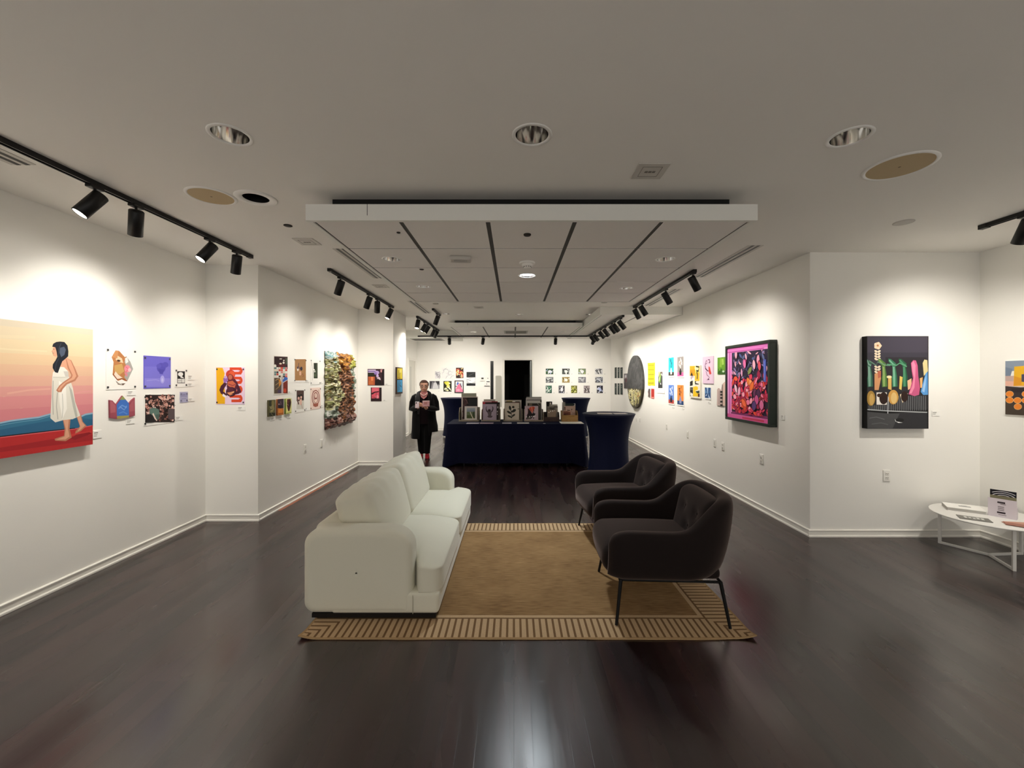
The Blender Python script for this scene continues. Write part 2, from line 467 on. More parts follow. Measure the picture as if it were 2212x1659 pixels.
dot('sprinkler_cap', 'sprinkler', 'pale round sprinkler cap behind the right end of the large panel', 1.52, 7.0, CZ, .05, flat('b5b1aa', .6))
t = empty('smoke_detector', (.126, 3.9, Z1), 0, 'white smoke detector just in front of the lit downlight', 'smoke detector')
MB().lathe([(.075, 0), (.075, -.012), (.068, -.016), (.001, -.016)], WHITE, 32).build('base_plate', t)
MB().lathe([(.05, -.016), (.05, -.03), (.044, -.035), (.036, -.036), (.034, -.05), (.028, -.054), (.001, -.054)], WHITE, 32).build('sensor_head', t)
mb = MB()
for k in range(10):
    a = 2 * PI * k / 10; mb.box(.035 * math.cos(a) - .003, .035 * math.sin(a) - .003, -.046, .035 * math.cos(a) + .003, .035 * math.sin(a) + .003, -.038, dk2)
mb.build('vent_slot', t)
t = empty('emergency_light', (-.477, 3.73, Z1), R(6), 'pale boxy ceiling unit in the left of the large panel', 'emergency light')
MB().rbox(0, 0, -.018, .19, .12, .036, .014, flat('c6c1ba', .5), 4).build('housing', t)
MB().rbox(0, -.008, -.038, .12, .05, .012, .005, flat('9f9b95', .3), 3).build('lens', t)
def plate(x, y, s, label, z=CZ):
    t = empty('ceiling_plate', (x, y, z), 0, label, 'ceiling plate', 'square ceiling plates')
    mb = MB(); mb.box(-s / 2, -s / 2, -.006, s / 2, s / 2, 0, flat('cfcac2', .5)); mb.build('plate', t, bevel=.003)
    mb = MB(); k = s * .24
    g = flat('7d7870', .5)
    for q in (-1, 0, 1): mb.box(q * k * .5 - .009, -k * .2, -.008, q * k * .5 + .009, k * .25, -.006, g)
    mb.box(-k * 1.3, -k * 1.3, -.0075, k * 1.3, -k * 1.26, -.006, g); mb.box(-k * 1.3, k * 1.26, -.0075, k * 1.3, k * 1.3, -.006, g)
    mb.box(-k * 1.3, -k * 1.3, -.0075, -k * 1.26, k * 1.3, -.006, g); mb.box(k * 1.26, -k * 1.3, -.0075, k * 1.3, k * 1.3, -.006, g)
    mb.build('slot', t)
plate(.838, 2.566, .19, 'square white plate with three slots on the ceiling right of the middle downlight')
plate(-1.93, 3.89, .19, 'square white plate with slots on the ceiling left of the large panel')
plate(-1.84, 5.76, .19, 'small square plate on the ceiling between left track and large panel')
plate(-.63, 7.48, .17, 'small square plate on the ceiling just behind the large tile panel')
def slot(x, y0, y1, label, dx=.055):
    t = empty('slot_diffuser', (x, (y0 + y1) / 2, CZ), 0, label, 'air diffuser', 'linear slot air diffusers')
    h = (y1 - y0) / 2
    MB().box(-dx - .02, -h, -.003, dx + .02, h, .0, flat('cdc9c2', .6)).build('frame', t)
    for s in (-.5, .5): MB().box(s * dx - .013, -h, -.0045, s * dx + .013, h, -.002, BLACK).build('slot', t)
slot(-2.93, .2, 2.49, 'long black slot diffuser at the upper left between track and wall')
slot(-1.71, 4.1, 5.3, 'double black slot diffuser along the left edge of the large panel')
slot(-1.68, 6.86, 8.12, 'double black slot diffuser behind the large panel on the left')
slot(2.325, 4.0, 5.24, 'double black slot diffuser ahead of the right wall track')
slot(2.34, 5.95, 7.3, 'double black slot diffuser beside the right wall track')
t = empty('air_vent', (.05, 10.2, Z2), 0, 'grey square air vent in the middle of the panel above the navy table', 'air vent')
MB().box(-.29, -.29, -.006, .29, .29, .0, flat('bdb9b2', .5)).build('frame', t, bevel=.003)
mb = MB()
for k in range(9): mb.box(-.25, -.25 + k * .057, -.012, .25, -.22 + k * .057, -.006, flat('8f8b85', .5))
mb.build('louver', t)
t = empty('air_vent', (-2.35, 11.5, 2.68), 0, 'dark flat air vent under the lowered ceiling at the far left', 'air vent')
MB().box(-.45, -.28, -.006, .4, .28, 0, flat('8a8880', .5)).build('frame', t)
MB().box(-.4, -.24, -.009, .35, .24, -.006, flat('3a3935', .5)).build('louver', t)

# ------------------------------------------------------------------ spotlight tracks
def track(a, b, z, label):
    ax, ay = a; bx, by = b
    t = empty('light_track', ((ax + bx) / 2, (ay + by) / 2, z), math.atan2(by - ay, bx - ax), label, 'light track', 'black spotlight tracks')
    h = math.hypot(bx - ax, by - ay) / 2
    mb = MB(); w = .018
    mb.box(-h, -w, -.032, h, -w + .008, 0, BLACK); mb.box(-h, w - .008, -.032, h, w, 0, BLACK); mb.box(-h, -w + .008, -.012, h, w - .008, 0, BLACK)
    mb.build('rail', t)
    for s in (-1, 1): MB().box(s * h - .03, -w - .002, -.036, s * h + .03, w + .002, .0, BLACK).build('end_cap', t)
LA, LB, LC, LD, RN, RT, RU = -2.72, -2.14, -1.97, -1.47, 3.9, 2.12, 1.95
track((LA, -1.6), (LA, 4.29), CZ, 'long black track along the near left wall above the painting of a woman')
track((LB, 4.85), (LB, 7.35), CZ, 'black track along the left wall above the ruffled hanging')
track((LC, 8.5), (LC, 10.9), CZ, 'black track crowded with heads at the far left above the standing person')
track((LD, 7.6), (LD, 8.27), CZ, 'short black track carrying one head, between the far left track and panel')
track((RN, -1.6), (RN, 3.455), CZ, 'black track at the right edge above the round white table')
track((RT, 4.9), (RT, 7.32), CZ, 'black track along the right wall on the smooth ceiling')
track((RU, 7.45), (RU, 10.9), Z2 - .004, 'black track along the right wall under the lowered tile panel')
track((-2.5, 10.98), (2.43, 10.98), Z2 - .004, 'long black track across the room in front of the back wall')

GLOW = emit('lamp_glow', 'fff3dc', 22.0)
def make_head():
    t = empty('track_spotlight', (0, 0, 0))
    MB().box(-.022, -.045, -.05, .022, .045, -.030, BLACK).build('adapter', t, bevel=.004)
    MB().tube([(0, 0, -.05), (0, 0, -.115)], .008, BLACK, 10).build('stem', t)
    c = MB().lathe([(.001, .055), (.040, .055), (.044, .05), (.044, -.125), (.039, -.127), (.037, -.118), (.037, -.1)], BLACK, 28).build('canister', t)
    c.location = (0, 0, -.125)
    mb = MB(); mb.disc(0, 0, -.1235, .0385, GLOW, 24); mb.build('lens', c)
    return t
proto = make_head()
used = [False]
def head(x, y, z, tgt, label, power=1.0, size=125, along=0):
    o = proto if not used[0] else copy_tree(proto)
    used[0] = True
    o.location = (x, y, z); o.rotation_euler = (0, 0, along)
    tag(o, label, 'spotlight', 'black track spotlights')
    c = [k for k in o.children if k.name.startswith('canister')][0]
    p = Vector((x, y, z - .125)); d = Vector((tgt[0], tgt[1], tgt[2] - .45)) - p
    q = d.to_track_quat('-Z', 'Y')
    c.rotation_euler = (Matrix.Rotation(-along, 4, 'Z') @ q.to_matrix().to_4x4()).to_euler()
    lamp('spot_beam', 'SPOT', (0, 0, -.13), SPOT_W * power, SPOT_COL, c, spot_size=R(size), spot_blend=1.0, shadow_soft_size=.03)
zt = CZ
head(LA, 2.705, zt, (LX, 1.77, 1.39), 'black spotlight with a glowing lens, nearest on the upper left track', .85)
head(LA, 3.0, zt, (LX, 3.72, 1.4), 'black spotlight hanging down second from the left on the upper left track')
head(LA, 3.726, zt, (LX, 2.75, 1.4), 'black spotlight with a glowing lens, third on the upper left track', .85)
head(LA, 4.09, zt, (-3.3, LY1, 1.5), 'black spotlight at the far end of the upper left track', .8)
head(LB, 5.14, zt, (LX2, 5.55, 1.5), 'black spotlight at the near end of the track above the ruffled hanging', .8)
head(LB, 6.15, zt, (LX2, 6.5, 1.45), 'black spotlight, left of a close pair on the middle left track', .9)
head(LB, 6.53, zt, (-2.6, LY2, 1.4), 'black spotlight, right of a close pair on the middle left track', .9)
head(LB, 7.21, zt, (LX2, 6.75, 1.3), 'glaring lit spotlight at the far end of the middle left track', .8)
head(LC, 8.56, zt, (LX3, 8.2, 1.6), 'first spotlight on the crowded far left track', .95)
head(LC, 9.19, zt, (LXB, 9.0, 1.4), 'second spotlight with a white lens on the crowded far left track', .95)
head(LC, 9.55, zt, (LXB, 9.4, 1.5), 'third spotlight with a small glint on the crowded far left track', .95)
head(LC, 10.25, zt, (LXB, 10.9, 1.5), 'fourth spotlight on the crowded far left track', .95)
head(LC, 10.6, zt, (LXB, 11.6, 1.5), 'last spotlight on the crowded far left track', .95)
head(LD, 8.0, zt, (LX3, 8.3, 1.3), 'single black spotlight on the short ceiling track', .6)
head(RN, 3.17, zt, (4.2, RY, 1.55), 'black spotlight cut off at the right edge of the picture', 1.5)
head(RN, 2.3, zt, (RX2, 3.0, 1.4), 'black spotlight out of frame above the round table', .6)
head(RN, .6, zt, (RX2, 1.0, 1.4), 'unseen black spotlight added on the right track beside the camera', .8)  # this head and the next are unseen, added for more light
head(LA, .9, zt, (LX, 1.2, 1.4), 'unseen black spotlight added on the left track beside the camera', .8)
for y, ty, l, p in ((4.93, 5.15, 'nearest on the right wall track', .95), (5.82, 5.9, 'second on the right wall track', .85),
                    (6.89, 6.75, 'third on the right wall track', .8), (7.24, 7.5, 'last on the right wall track before the tile panel', .75)):
    head(RT, y, zt, (RX, ty, 1.75), 'black spotlight, ' + l, p)
for y, l in ((7.62, 'first'), (8.05, 'second'), (8.32, 'third'), (8.9, 'fourth'), (9.35, 'fifth'), (10.0, 'sixth'), (10.4, 'last')):
    head(RU, y, Z2 - .004, (RX, y + .15, 1.8), 'black spotlight, %s on the track under the lowered tile panel' % l, .75)
for x, tx, l in ((-1.7, -1.95, 'leftmost'), (-.81, -1.25, 'second from left'), (1.1, 1.2, 'third from left'), (2.1, 1.9, 'rightmost')):
    head(x, 10.98, Z2 - .004, (tx, BY, 1.35), 'black spotlight, %s on the track facing the back wall' % l, 1.7, 125, R(90))
for x in (-1.5, 1.6):  # unseen lamps added to brighten the near floor and camera-facing furniture
    o = downlight(x, -.9, CZ, 'unseen lit white downlight added in the ceiling behind the camera, %s' % ('left' if x < 0 else 'right'), .088, .106, .05, COOL)
    o.location.z = CZ
    lamp('downlight_beam', 'SPOT', (0, 0, -.004), 130, (1.0, .95, .88), o, spot_size=R(150), spot_blend=1.0, shadow_soft_size=.1)

# ------------------------------------------------------------------ rug
def rug():
    x0, x1, y0, y1 = -1.32, 1.49, 2.55, 4.59
    jl, jd, jm = (fabric('jute_' + n, h, 1.0, 0, .7, 260, .3) for n, h in (('light', 'bea17d'), ('dark', '755a3e'), ('middle', 'a38661')))
    # the plain field: streaky weave
    m, nt, b, N, L = node_mat('jute_field')
    tc = N('ShaderNodeTexCoord'); mp = N('ShaderNodeMapping'); mp.inputs['Scale'].default_value = (5, 60, 1)
    L(tc.outputs['Object'], mp.inputs['Vector'])
    n1 = N('ShaderNodeTexNoise'); n1.inputs['Scale'].default_value = 2; n1.inputs['Detail'].default_value = 6; L(mp.outputs[0], n1.inputs['Vector'])
    n2 = N('ShaderNodeTexNoise'); n2.inputs['Scale'].default_value = 3; n2.inputs['Detail'].default_value = 3; L(tc.outputs['Object'], n2.inputs['Vector'])
    rp = N('ShaderNodeValToRGB'); rp.color_ramp.elements[0].position = .3; rp.color_ramp.elements[0].color = lin('6c5034')
    rp.color_ramp.elements[1].position = .72; rp.color_ramp.elements[1].color = lin('a6855c')
    ad = N('ShaderNodeMath'); ad.operation = 'MULTIPLY_ADD'; ad.inputs[1].default_value = .35; L(n2.outputs['Fac'], ad.inputs[0])
    mu = N('ShaderNodeMath'); mu.operation = 'MULTIPLY'; mu.inputs[1].default_value = .68; L(n1.outputs['Fac'], mu.inputs[0]); L(mu.outputs[0], ad.inputs[2])
    L(ad.outputs[0], rp.inputs[0]); L(rp.outputs[0], b.inputs['Base Color']); b.inputs['Roughness'].default_value = 1; b.inputs['Specular IOR Level'].default_value = .1
    bp = N('ShaderNodeBump'); bp.inputs['Strength'].default_value = .5; bp.inputs['Distance'].default_value = .004; L(n1.outputs['Fac'], bp.inputs['Height']); L(bp.outputs[0], b.inputs['Normal'])
    field = m
    c = .0141
    nx, ny = int(round((x1 - x0) / c)), int(round((y1 - y0) / c)); bw = 18
    def z(x, y):
        h = .0085 + .0015 * noise.noise((x * 3, y * 3, 0))
        for cx in (x0, x1):
            d = math.hypot(x - cx, y - y0); h += .022 * max(0, 1 - d / .13) ** 2
        return h
    mb = MB(); vs = []; mats = [jl, jd, jm, field]
    wob = lambda t, s: .006 * noise.noise((t * 4, s, 1.7))
    for j in range(ny + 1):
        for i in range(nx + 1):
            x = x0 + (x1 - x0) * i / nx; y = y0 + (y1 - y0) * j / ny
            ex = wob(y, 3) if i in (0, nx) else 0; ey = wob(x, 8) if j in (0, ny) else 0
            vs.append((x + ex, y + ey, z(x, y)))
    base_n = len(vs); vs += [(a, b2, h - .0065) for a, b2, h in vs]
    fm = {k: [] for k in range(4)}
    for j in range(ny):
        for i in range(nx):
            dx, dy = min(i, nx - 1 - i), min(j, ny - 1 - j); d = min(dx, dy)
            if d == 0: k = 2
            elif d < bw - 3: k = 1 if (i if dy <= dx else j) % 3 == 0 else 0
            elif d == bw - 3: k = 1
            elif d in (bw - 1, bw - 2): k = 0
            else: k = 3
            a = j * (nx + 1) + i
            fm[k].append((a, a + 1, a + nx + 2, a + nx + 1))
    edge = [i for i in range(nx + 1)] + [j * (nx + 1) + nx for j in range(1, ny + 1)] + [ny * (nx + 1) + i for i in range(nx - 1, -1, -1)] + [j * (nx + 1) for j in range(ny - 1, 0, -1)]
    for a, b2 in zip(edge, edge[1:] + edge[:1]): fm[2].append((a, a + base_n, b2 + base_n, b2))
    mb.v = vs
    for k in range(4):
        for f in fm[k]: mb.f.append(list(f)); mb.mi.append(mb.m(mats[k])); mb.sm.append(True)
    tag(mb.build('rug'), 'flat tan jute rug with striped borders under the sofa and armchairs', 'rug')
rug()
RZ = .012

# ------------------------------------------------------------------ sofa
CREAM = fabric('cream_upholstery', 'd9d5c3', .95, .25, .25, 500, .06)
def sofa():
    x0, x1, y0, y1 = -1.395, -.495, 2.74, 4.78
    t = empty('sofa', ((x0 + x1) / 2, (y0 + y1) / 2, 0), 0, 'cream two-seat fabric sofa with loose back cushions standing on the tan rug', 'sofa')
    t.location.z = 0
    T = Matrix.Translation((-t.location.x, -t.location.y, 0))
    def part(name, fn, mat_label=None, parent=t, subd=0):
        mb = MB(); mb.M = T; fn(mb); return mb.build(name, parent, subd=subd)
    dark = flat('15110f', .5)
    part('plinth', lambda m: (m.box(x0 + .06, y0 + .012, .022, x1 - .02, y0 + .09, .05, dark), m.box(x0 + .08, y1 - .09, RZ + .018, x1 - .03, y1 - .03, .05, dark),
                              m.box(x0 + .12, y0 + .09, .025, x0 + .2, y1 - .09, .05, dark), m.box(x1 - .16, y0 + .09, .025, x1 - .09, y1 - .09, .05, dark)))
    for fx in (x0 + .12, x1 - .07):
        for yy in (y0 + .06, y1 - .06):
            part('foot', lambda m: m.box(fx - .035, yy - .03, .0108, fx + .035, yy + .03, .045, dark))
    # arm: an extruded rounded outline, softly padded
    ax1 = -.675
    def arm(ya, yb):
        def fn(m):
            zb, zt = .045, .60
            rs = ((x0, zb, .07, .07), (ax1, zb, .02, .03), (ax1, zt, .17, .12), (x0, zt, .10, .10))
            cen = ((x0 + .07, zb + .07, .07, .07, 180), (ax1 - .02, zb + .02, .02, .02, 270), (ax1 - .17, zt - .14, .17, .14, 0), (x0 + .12, zt - .1, .12, .1, 90))
            out = []
            for cx, cz, rx, rz, a0 in cen:
                for k in range(9):
                    a = R(a0 + 90 * k / 8); out.append((cx + rx * math.cos(a), cz + rz * math.sin(a)))
            mx_, mz_ = (x0 + ax1) / 2, (zb + zt) / 2
            n = 7; r = .05; rings = []
            prof = []
            for k in range(n + 1): a = PI / 2 * k / n; prof.append((ya + r - r * math.cos(PI / 2 - a + 0) if False else ya + r * (1 - math.sin(a)), r * (1 - math.cos(a))))
            prof = [(ya + r * (1 - math.sin(PI / 2 * (1 - k / n))), r * (1 - math.cos(PI / 2 * (1 - k / n)))) for k in range(n + 1)]
            prof2 = [(yb - (y - ya), ins) for y, ins in reversed(prof)]
            hx, hz = (ax1 - x0) / 2, (zt - zb) / 2
            for y, ins in prof + prof2:
                sx, sz = 1 - ins / hx, 1 - ins / hz
                rings.append([(mx_ + (px - mx_) * sx, y, mz_ + (pz - mz_) * sz) for px, pz in out])
            # closing faces bulge a little like padding
            def cap(ring, dy):
                rr = [ring]
                for f_ in (.75, .5, .25, .02):
                    rr.append([(mx_ + (p[0] - mx_) * f_, p[1] + dy * (1 - f_ * f_), mz_ + (p[2] - mz_) * f_) for p in ring])
                return rr
            a_ = cap(rings[0], -.004)[::-1]; b_ = cap(rings[-1], .004)
            m.loft(a_[:-1] + rings + b_[1:], CREAM, False)
        return fn
    part('armrest', arm(y0, y0 + .19)); part('armrest', arm(y1 - .19, y1))
    part('back_frame', lambda m: m.rbox(x0 + .105, (y0 + y1) / 2, .32, .21, y1 - y0 - .30, .55, .06, CREAM, 6, (0, 0, 0)))
    part('seat_base', lambda m: m.rbox((x0 + .18 + x1) / 2, (y0 + y1) / 2, .118, x1 - x0 - .18, y1 - y0 - .01, .146, .03, CREAM, 5))
    ym = (y0 + y1) / 2
    def seat(ya, yb, arm_side):
        def fn(m):
            # T-shaped cushion: the front lip runs past the arm
            n_ = 44; k_ = 26
            mm = MB(); L_ = yb - ya
            mm.rbox(0, 0, 0, 1, 1, 1, .11, CREAM, 6, (0, 0, 0), 16)
            vs = []
            xb = x0 + .19
            for px, py, pz in mm.v:
                u = px + .5; w = py + .5; hgt = pz + .5
                X = xb + (x1 + .015 - xb) * u
                lo, hi = ya, yb
                s = max(0, min(1, (X - (ax1 - .015)) / .05)); s = s * s * (3 - 2 * s)
                if arm_side < 0: lo = ya + .195 * (1 - s) + .012 * s
                else: hi = yb - .195 * (1 - s) - .012 * s
                Y = lo + (hi - lo) * w
                crown = .030 * max(0, 1 - (2 * u - 1) ** 4) * max(0, 1 - (2 * w - 1) ** 4)
                edge = .035 * max(0, (u - .55) / .45) ** 2
                k = max(0, (hgt - .5) * 2)
                Z = .165 + .215 * hgt + k * (crown - edge + .004 * noise.noise((X * 6, Y * 6, 2)))
                vs.append((X, Y, Z))
            m.add(vs, mm.f, CREAM, True)
        return fn
    part('seat_cushion', seat(y0, ym - .007, -1)); part('seat_cushion', seat(ym + .007, y1, 1))
    def backc(ya, yb, seed):
        def fn(m):
            mm = MB(); mm.rbox(0, 0, 0, .255, yb - ya, .48, .055, CREAM, 6, (.042, .004, .0), 44)
            M_ = Matrix.Translation((x0 + .298, (ya + yb) / 2, .572)) @ Matrix.Rotation(R(-16), 4, 'Y')
            vs = []
            for p in mm.v:
                x, y, z_ = p
                k = max(0, (z_ - .02) / .2)
                w = .009 * k * math.sin(y * 34 + seed * 3 + z_ * 9 + 2.5 * noise.noise((y * 4, z_ * 4, seed))) * (.4 + .6 * abs(noise.noise((y * 3, seed, 1))))
                pinch = .03 * (abs(y) / ((yb - ya) / 2)) ** 4 * max(0, z_ / .23)
                q = M_ @ Vector((x + w * 1.2, y, z_ + w - pinch * .6))
                vs.append(tuple(q))
            m.add(vs, mm.f, CREAM, True)
        return fn
    part('back_cushion', backc(y0 + .20, ym - .007, 1)); part('back_cushion', backc(ym + .007, y1 - .20, 4))
    # seam of the front strip
    part('seam', lambda m: m.tube([(ax1 + .01, y0 + .002, .052), (ax1 + .01, y0 + .0005, .175)], .0022, flat('b3ae9c', .9), 6))
sofa()

# ------------------------------------------------------------------ armchairs
VELVET = fabric('brown_velvet', '1e1716', .85, .85, .2, 300, .2, '8f7d76')
STEEL = flat('070606', .55, .25)
def armchair():
    t = empty('armchair', (0, 0, 0))
    hw, dep, r = .345, .37, .27           # mid-line of the wrap-around shell (front is -y)
    path = []
    yf = -.40
    for k in range(9): path.append((-hw, yf + (dep - r - yf) * k / 9, (-1, 0)))
    for k in range(17):
        a = PI - PI / 2 * k / 16; path.append((-hw + r + r * math.cos(a), dep - r + r * math.sin(a), (math.cos(a), math.sin(a))))
    for k in range(1, 8): path.append((-hw + r + (2 * hw - 2 * r) * k / 8, dep, (0, 1)))
    for k in range(17):
        a = PI / 2 - PI / 2 * k / 16; path.append((hw - r + r * math.cos(a), dep - r + r * math.sin(a), (math.cos(a), math.sin(a))))
    for k in range(8, -1, -1): path.append((hw, yf + (dep - r - yf) * k / 9, (1, 0)))
    rings = []; zb = .265
    # round the two open ends
    ends = [.0, .012, .03, .055, .09, .14]
    P0, P1 = path[0], path[-1]
    st = [(P0[0], yf + e, P0[2], e) for e in ends] + [p + (1,) for p in path if p[1] > yf + .15 or abs(p[0]) < hw - .001] + [(P1[0], yf + e, P1[2], e) for e in reversed(ends)]
    for x, y, nrm, e in st:
        nx, ny = nrm; l = math.hypot(nx, ny); nx /= l; ny /= l
        s = (y - .06) / .27; s = max(0, min(1, s)); s = s * s * (3 - 2 * s)
        mid = max(0, 1 - (abs(x) / (hw + .02)) ** 2.2) if y > dep - r else 0
        top = .595 + .012 * max(0, -y) + .19 * s + .012 * mid * s
        th = .105 + .02 * s
        k = 1.0
        if e < .14:
            q = 1 - (1 - e / .14) ** 2.2; top = zb + .05 + (top - zb - .05) * (.70 + .30 * math.sqrt(max(0, q)))
            k = math.sqrt(max(.0, 1 - (1 - min(1, e / .06)) ** 2)) if e < .06 else 1
            k = max(.18, k)
        z0 = zb + (.03 * (1 - min(1, e / .09)) if e < .09 else 0)
        lean_o = .055 * s + .012
        out = []
        m_ = 20
        for a in range(m_):
            A = 2 * PI * a / m_
            c, sn = math.cos(A), math.sin(A)
            ee = .62
            d = math.copysign(abs(c) ** ee, c) * th / 2 * k          # across: + is outside
            hgt = (math.copysign(abs(sn) ** .34, sn) + 1) / 2
            zz = z0 + (top - z0) * hgt
            tap = -.055 * (1 - min(1, (zz - zb) / .22)) ** 2 + lean_o * ((zz - zb) / .6)
            out.append((x + nx * (d + tap), y + ny * (d + tap), zz))
        rings.append(out)
    mb = MB(); mb.loft(rings, VELVET, True)
    sh = mb.build('shell', t, subd=1)
    mb = MB(); mb.rbox(0, -.065, .375, .60, .70, .20, .075, VELVET, 6, (0, .02, .028), 8)
    sc_ = mb.build('seat_cushion', t)
    mb = MB(); mb.rbox(0, -.01, .305, .60, .70, .08, .035, VELVET, 4)
    mb.build('seat_base', t)
    mm = MB(); mm.rbox(0, 0, 0, .585, .17, .40, .08, VELVET, 6, (0, .0, .012), 12)
    mb = MB(); M_ = Matrix.Translation((0, .305, .565)) @ Matrix.Rotation(R(-13), 4, 'X')
    btn = [(-.11, .06), (.11, .06), (0, -.06)]
    vs = []
    for x, y, z_ in mm.v:
        dd = sum(.022 * math.exp(-((x - bx) ** 2 + (z_ - bz) ** 2) / .0012) for bx, bz in btn) if y < 0 else 0
        vs.append(tuple(M_ @ Vector((x, y + dd, z_))))
    mb.add(vs, mm.f, VELVET, True)
    bc = mb.build('back_cushion', t)
    mb = MB()
    for bx, bz in btn:
        p = M_ @ Vector((bx, -.066, bz)); mb.rbox(p.x, p.y, p.z, .024, .014, .024, .006, VELVET, 3)
    mb.build('button', bc)
    mb = MB()
    for sx in (-1, 1): mb.tube([(sx * .31, -.32, .262), (sx * .31, .33, .262)], .009, STEEL, 8)
    for y in (-.32, .33): mb.tube([(-.31, y, .262), (.31, y, .262)], .009, STEEL, 8)
    mb.build('base_frame', t)
    for sx in (-1, 1):
        for y0_, y1_ in ((-.315, -.355), (.325, .36)):
            mb = MB(); mb.tube([(sx * .315, y0_, .268), (sx * .375, y1_, 0)], [.0125, .0095], STEEL, 12); mb.build('leg', t)
    return t
ch = armchair()
ch.location = (1.035, 3.04, .0128); ch.rotation_euler = (0, 0, R(-93))
tag(ch, 'dark brown velvet armchair nearest the camera, its near legs on the rug border', 'armchair', 'brown velvet armchairs')
c2 = copy_tree(ch); c2.location = (1.09, 4.17, .0128); c2.rotation_euler = (0, 0, R(-85))
tag(c2, 'dark brown velvet armchair farther back, behind the nearer armchair and before the navy tables', 'armchair', 'brown velvet armchairs')

# ------------------------------------------------------------------ navy tables
NAVY = fabric('navy_cloth', '080c28', .75, .06, .1, 500, .15, '3a5fa0')
NAVYS = fabric('navy_spandex', '09102e', .55, .08, .05, 700, .1, '4a70b0')
def display_table():
    x0, x1, y0, y1, zt = -1.22, 1.28, 7.58, 8.46, .775
    t = empty('display_table', ((x0 + x1) / 2, (y0 + y1) / 2, 0), 0, 'long folding display table hidden under the navy blue cloth', 'table')
    ox, oy = t.location.x, t.location.y
    MB().box(x0 - ox + .012, y0 - oy + .012, .73, x1 - ox - .012, y1 - oy - .012, .768, flat('8c8a85', .5)).build('tabletop', t)
    for sx in (x0 - ox + .3, x1 - ox - .3):
        for sy in (-.32, .32): MB().tube([(sx, sy, .73), (sx, sy, 0)], .014, flat('3a3a3c', .4), 10).build('leg', t)
    # cloth: perimeter skirt with soft folds, corners reach the floor
    n = 220; per = []
    w, d = x1 - x0, y1 - y0; tot = 2 * (w + d)
    def at(s):
        s %= tot
        if s < w: return (x0 + s, y0, 0, -1, min(s, w - s))
        s -= w
        if s < d: return (x1, y0 + s, 1, 0, min(s, d - s))
        s -= d
        if s < w: return (x1 - s, y1, 0, 1, min(s, w - s))
        s -= w
        return (x0, y1 - s, -1, 0, min(s, d - s))
    rows = []
    zs = [zt, zt - .012, .70, .55, .40, .25, .12, 0]
    for q, zz in enumerate(zs):
        ring = []
        for i in range(n):
            s = tot * i / n
            x, y, nx, ny, ed = at(s)
            cr = max(0, 1 - ed / .22)
            hem = (.06 if ny < 0 else .025) * (1 - cr) + .004 * cr if ny else .03 * (1 - cr) + .004 * cr
            f = (zt - zz) / zt
            z_ = zt - (zt - hem) * f
            drop = f
            fold = .012 * drop * math.sin(s * 15 + 2 * math.sin(s * 3)) + .06 * drop * cr ** 1.5
            px, py = x + nx * (fold + .006 * min(1, f * 20)), y + ny * (fold + .006 * min(1, f * 20))
            if cr > 0:     # the corner swings out diagonally
                sx, sy = (1 if x > (x0 + x1) / 2 else -1), (1 if y > (y0 + y1) / 2 else -1)
                px += sx * .03 * drop * cr ** 2; py += sy * .03 * drop * cr ** 2
            ring.append((px - ox, py - oy, z_))
        rows.append(ring)
    mb = MB(); mb.loft(rows, NAVY, False)
    mb.add(rows[0], [list(range(n))], NAVY)
    c = mb.build('tablecloth', loc=(ox, oy, 0))
    tag(c, 'navy blue cloth draped over the long table of print bins', 'tablecloth')
display_table()
TZ = .776
def cocktail(x, y, label):
    t = empty('cocktail_table', (x, y, 0), 0, label, 'cocktail table', 'tall round tables in navy stretch covers')
    MB().lathe([(.001, 1.042), (.385, 1.042), (.39, 1.05), (.385, 1.062), (.001, 1.062)], flat('55504a', .6), 48).build('tabletop', t)
    MB().tube([(0, 0, .06), (0, 0, 1.042)], .03, STEEL, 14).build('post', t)
    mb = MB()
    for k in range(4):
        a = PI / 4 + PI / 2 * k; mb.tube([(0, 0, .05), (.30 * math.cos(a), .30 * math.sin(a), .02)], .018, STEEL, 8)
    mb.build('foot_base', t)
    n = 64; prof = []
    for q in range(26):
        f = q / 25; z = 1.064 - 1.03 * f
        r = .400 - .105 * (1 - abs(2 * min(1, f / .96) - 1.0) ** 2.3) if f < .48 else .295 + .055 * ((f - .48) / .52) ** 1.8
        prof.append((r, z, f))
    rings = [[(.001 * math.cos(2 * PI * k / n), .001 * math.sin(2 * PI * k / n), 1.0665) for k in range(n)],
             [(.30 * math.cos(2 * PI * k / n), .30 * math.sin(2 * PI * k / n), 1.0665) for k in range(n)],
             [(.392 * math.cos(2 * PI * k / n), .392 * math.sin(2 * PI * k / n), 1.0665) for k in range(n)]]
    for r, z, f in prof:
        ring = []
        for k in range(n):
            a = 2 * PI * k / n
            q4 = abs(math.cos(2 * (a - PI / 4)))
            rr = r * (1 - .05 * f * (1 - q4)); zz = z + (.05 * (1 - q4) ** 1.5 if f > .985 else 0)
            ring.append((rr * math.cos(a), rr * math.sin(a), zz))
        rings.append(ring)
    MB().loft(rings, NAVYS, False).build('stretch_cover', t)
    for k in range(4):
        a = PI / 4 + PI / 2 * k
        MB().lathe([(.001, 0), (.03, 0), (.032, .012), (.026, .034), (.001, .036)], flat('e8e6e0', .5), 16, (.325 * math.cos(a), .325 * math.sin(a))).build('foot', t)
cocktail(1.46, 6.42, 'tall round table in a navy stretch cover, nearest, right of the long navy table')
cocktail(1.72, 11.55, 'tall round table in a navy stretch cover at the back right below the small photographs')
cocktail(-1.64, 11.6, 'tall round table in a navy stretch cover at the back left behind the print bins')
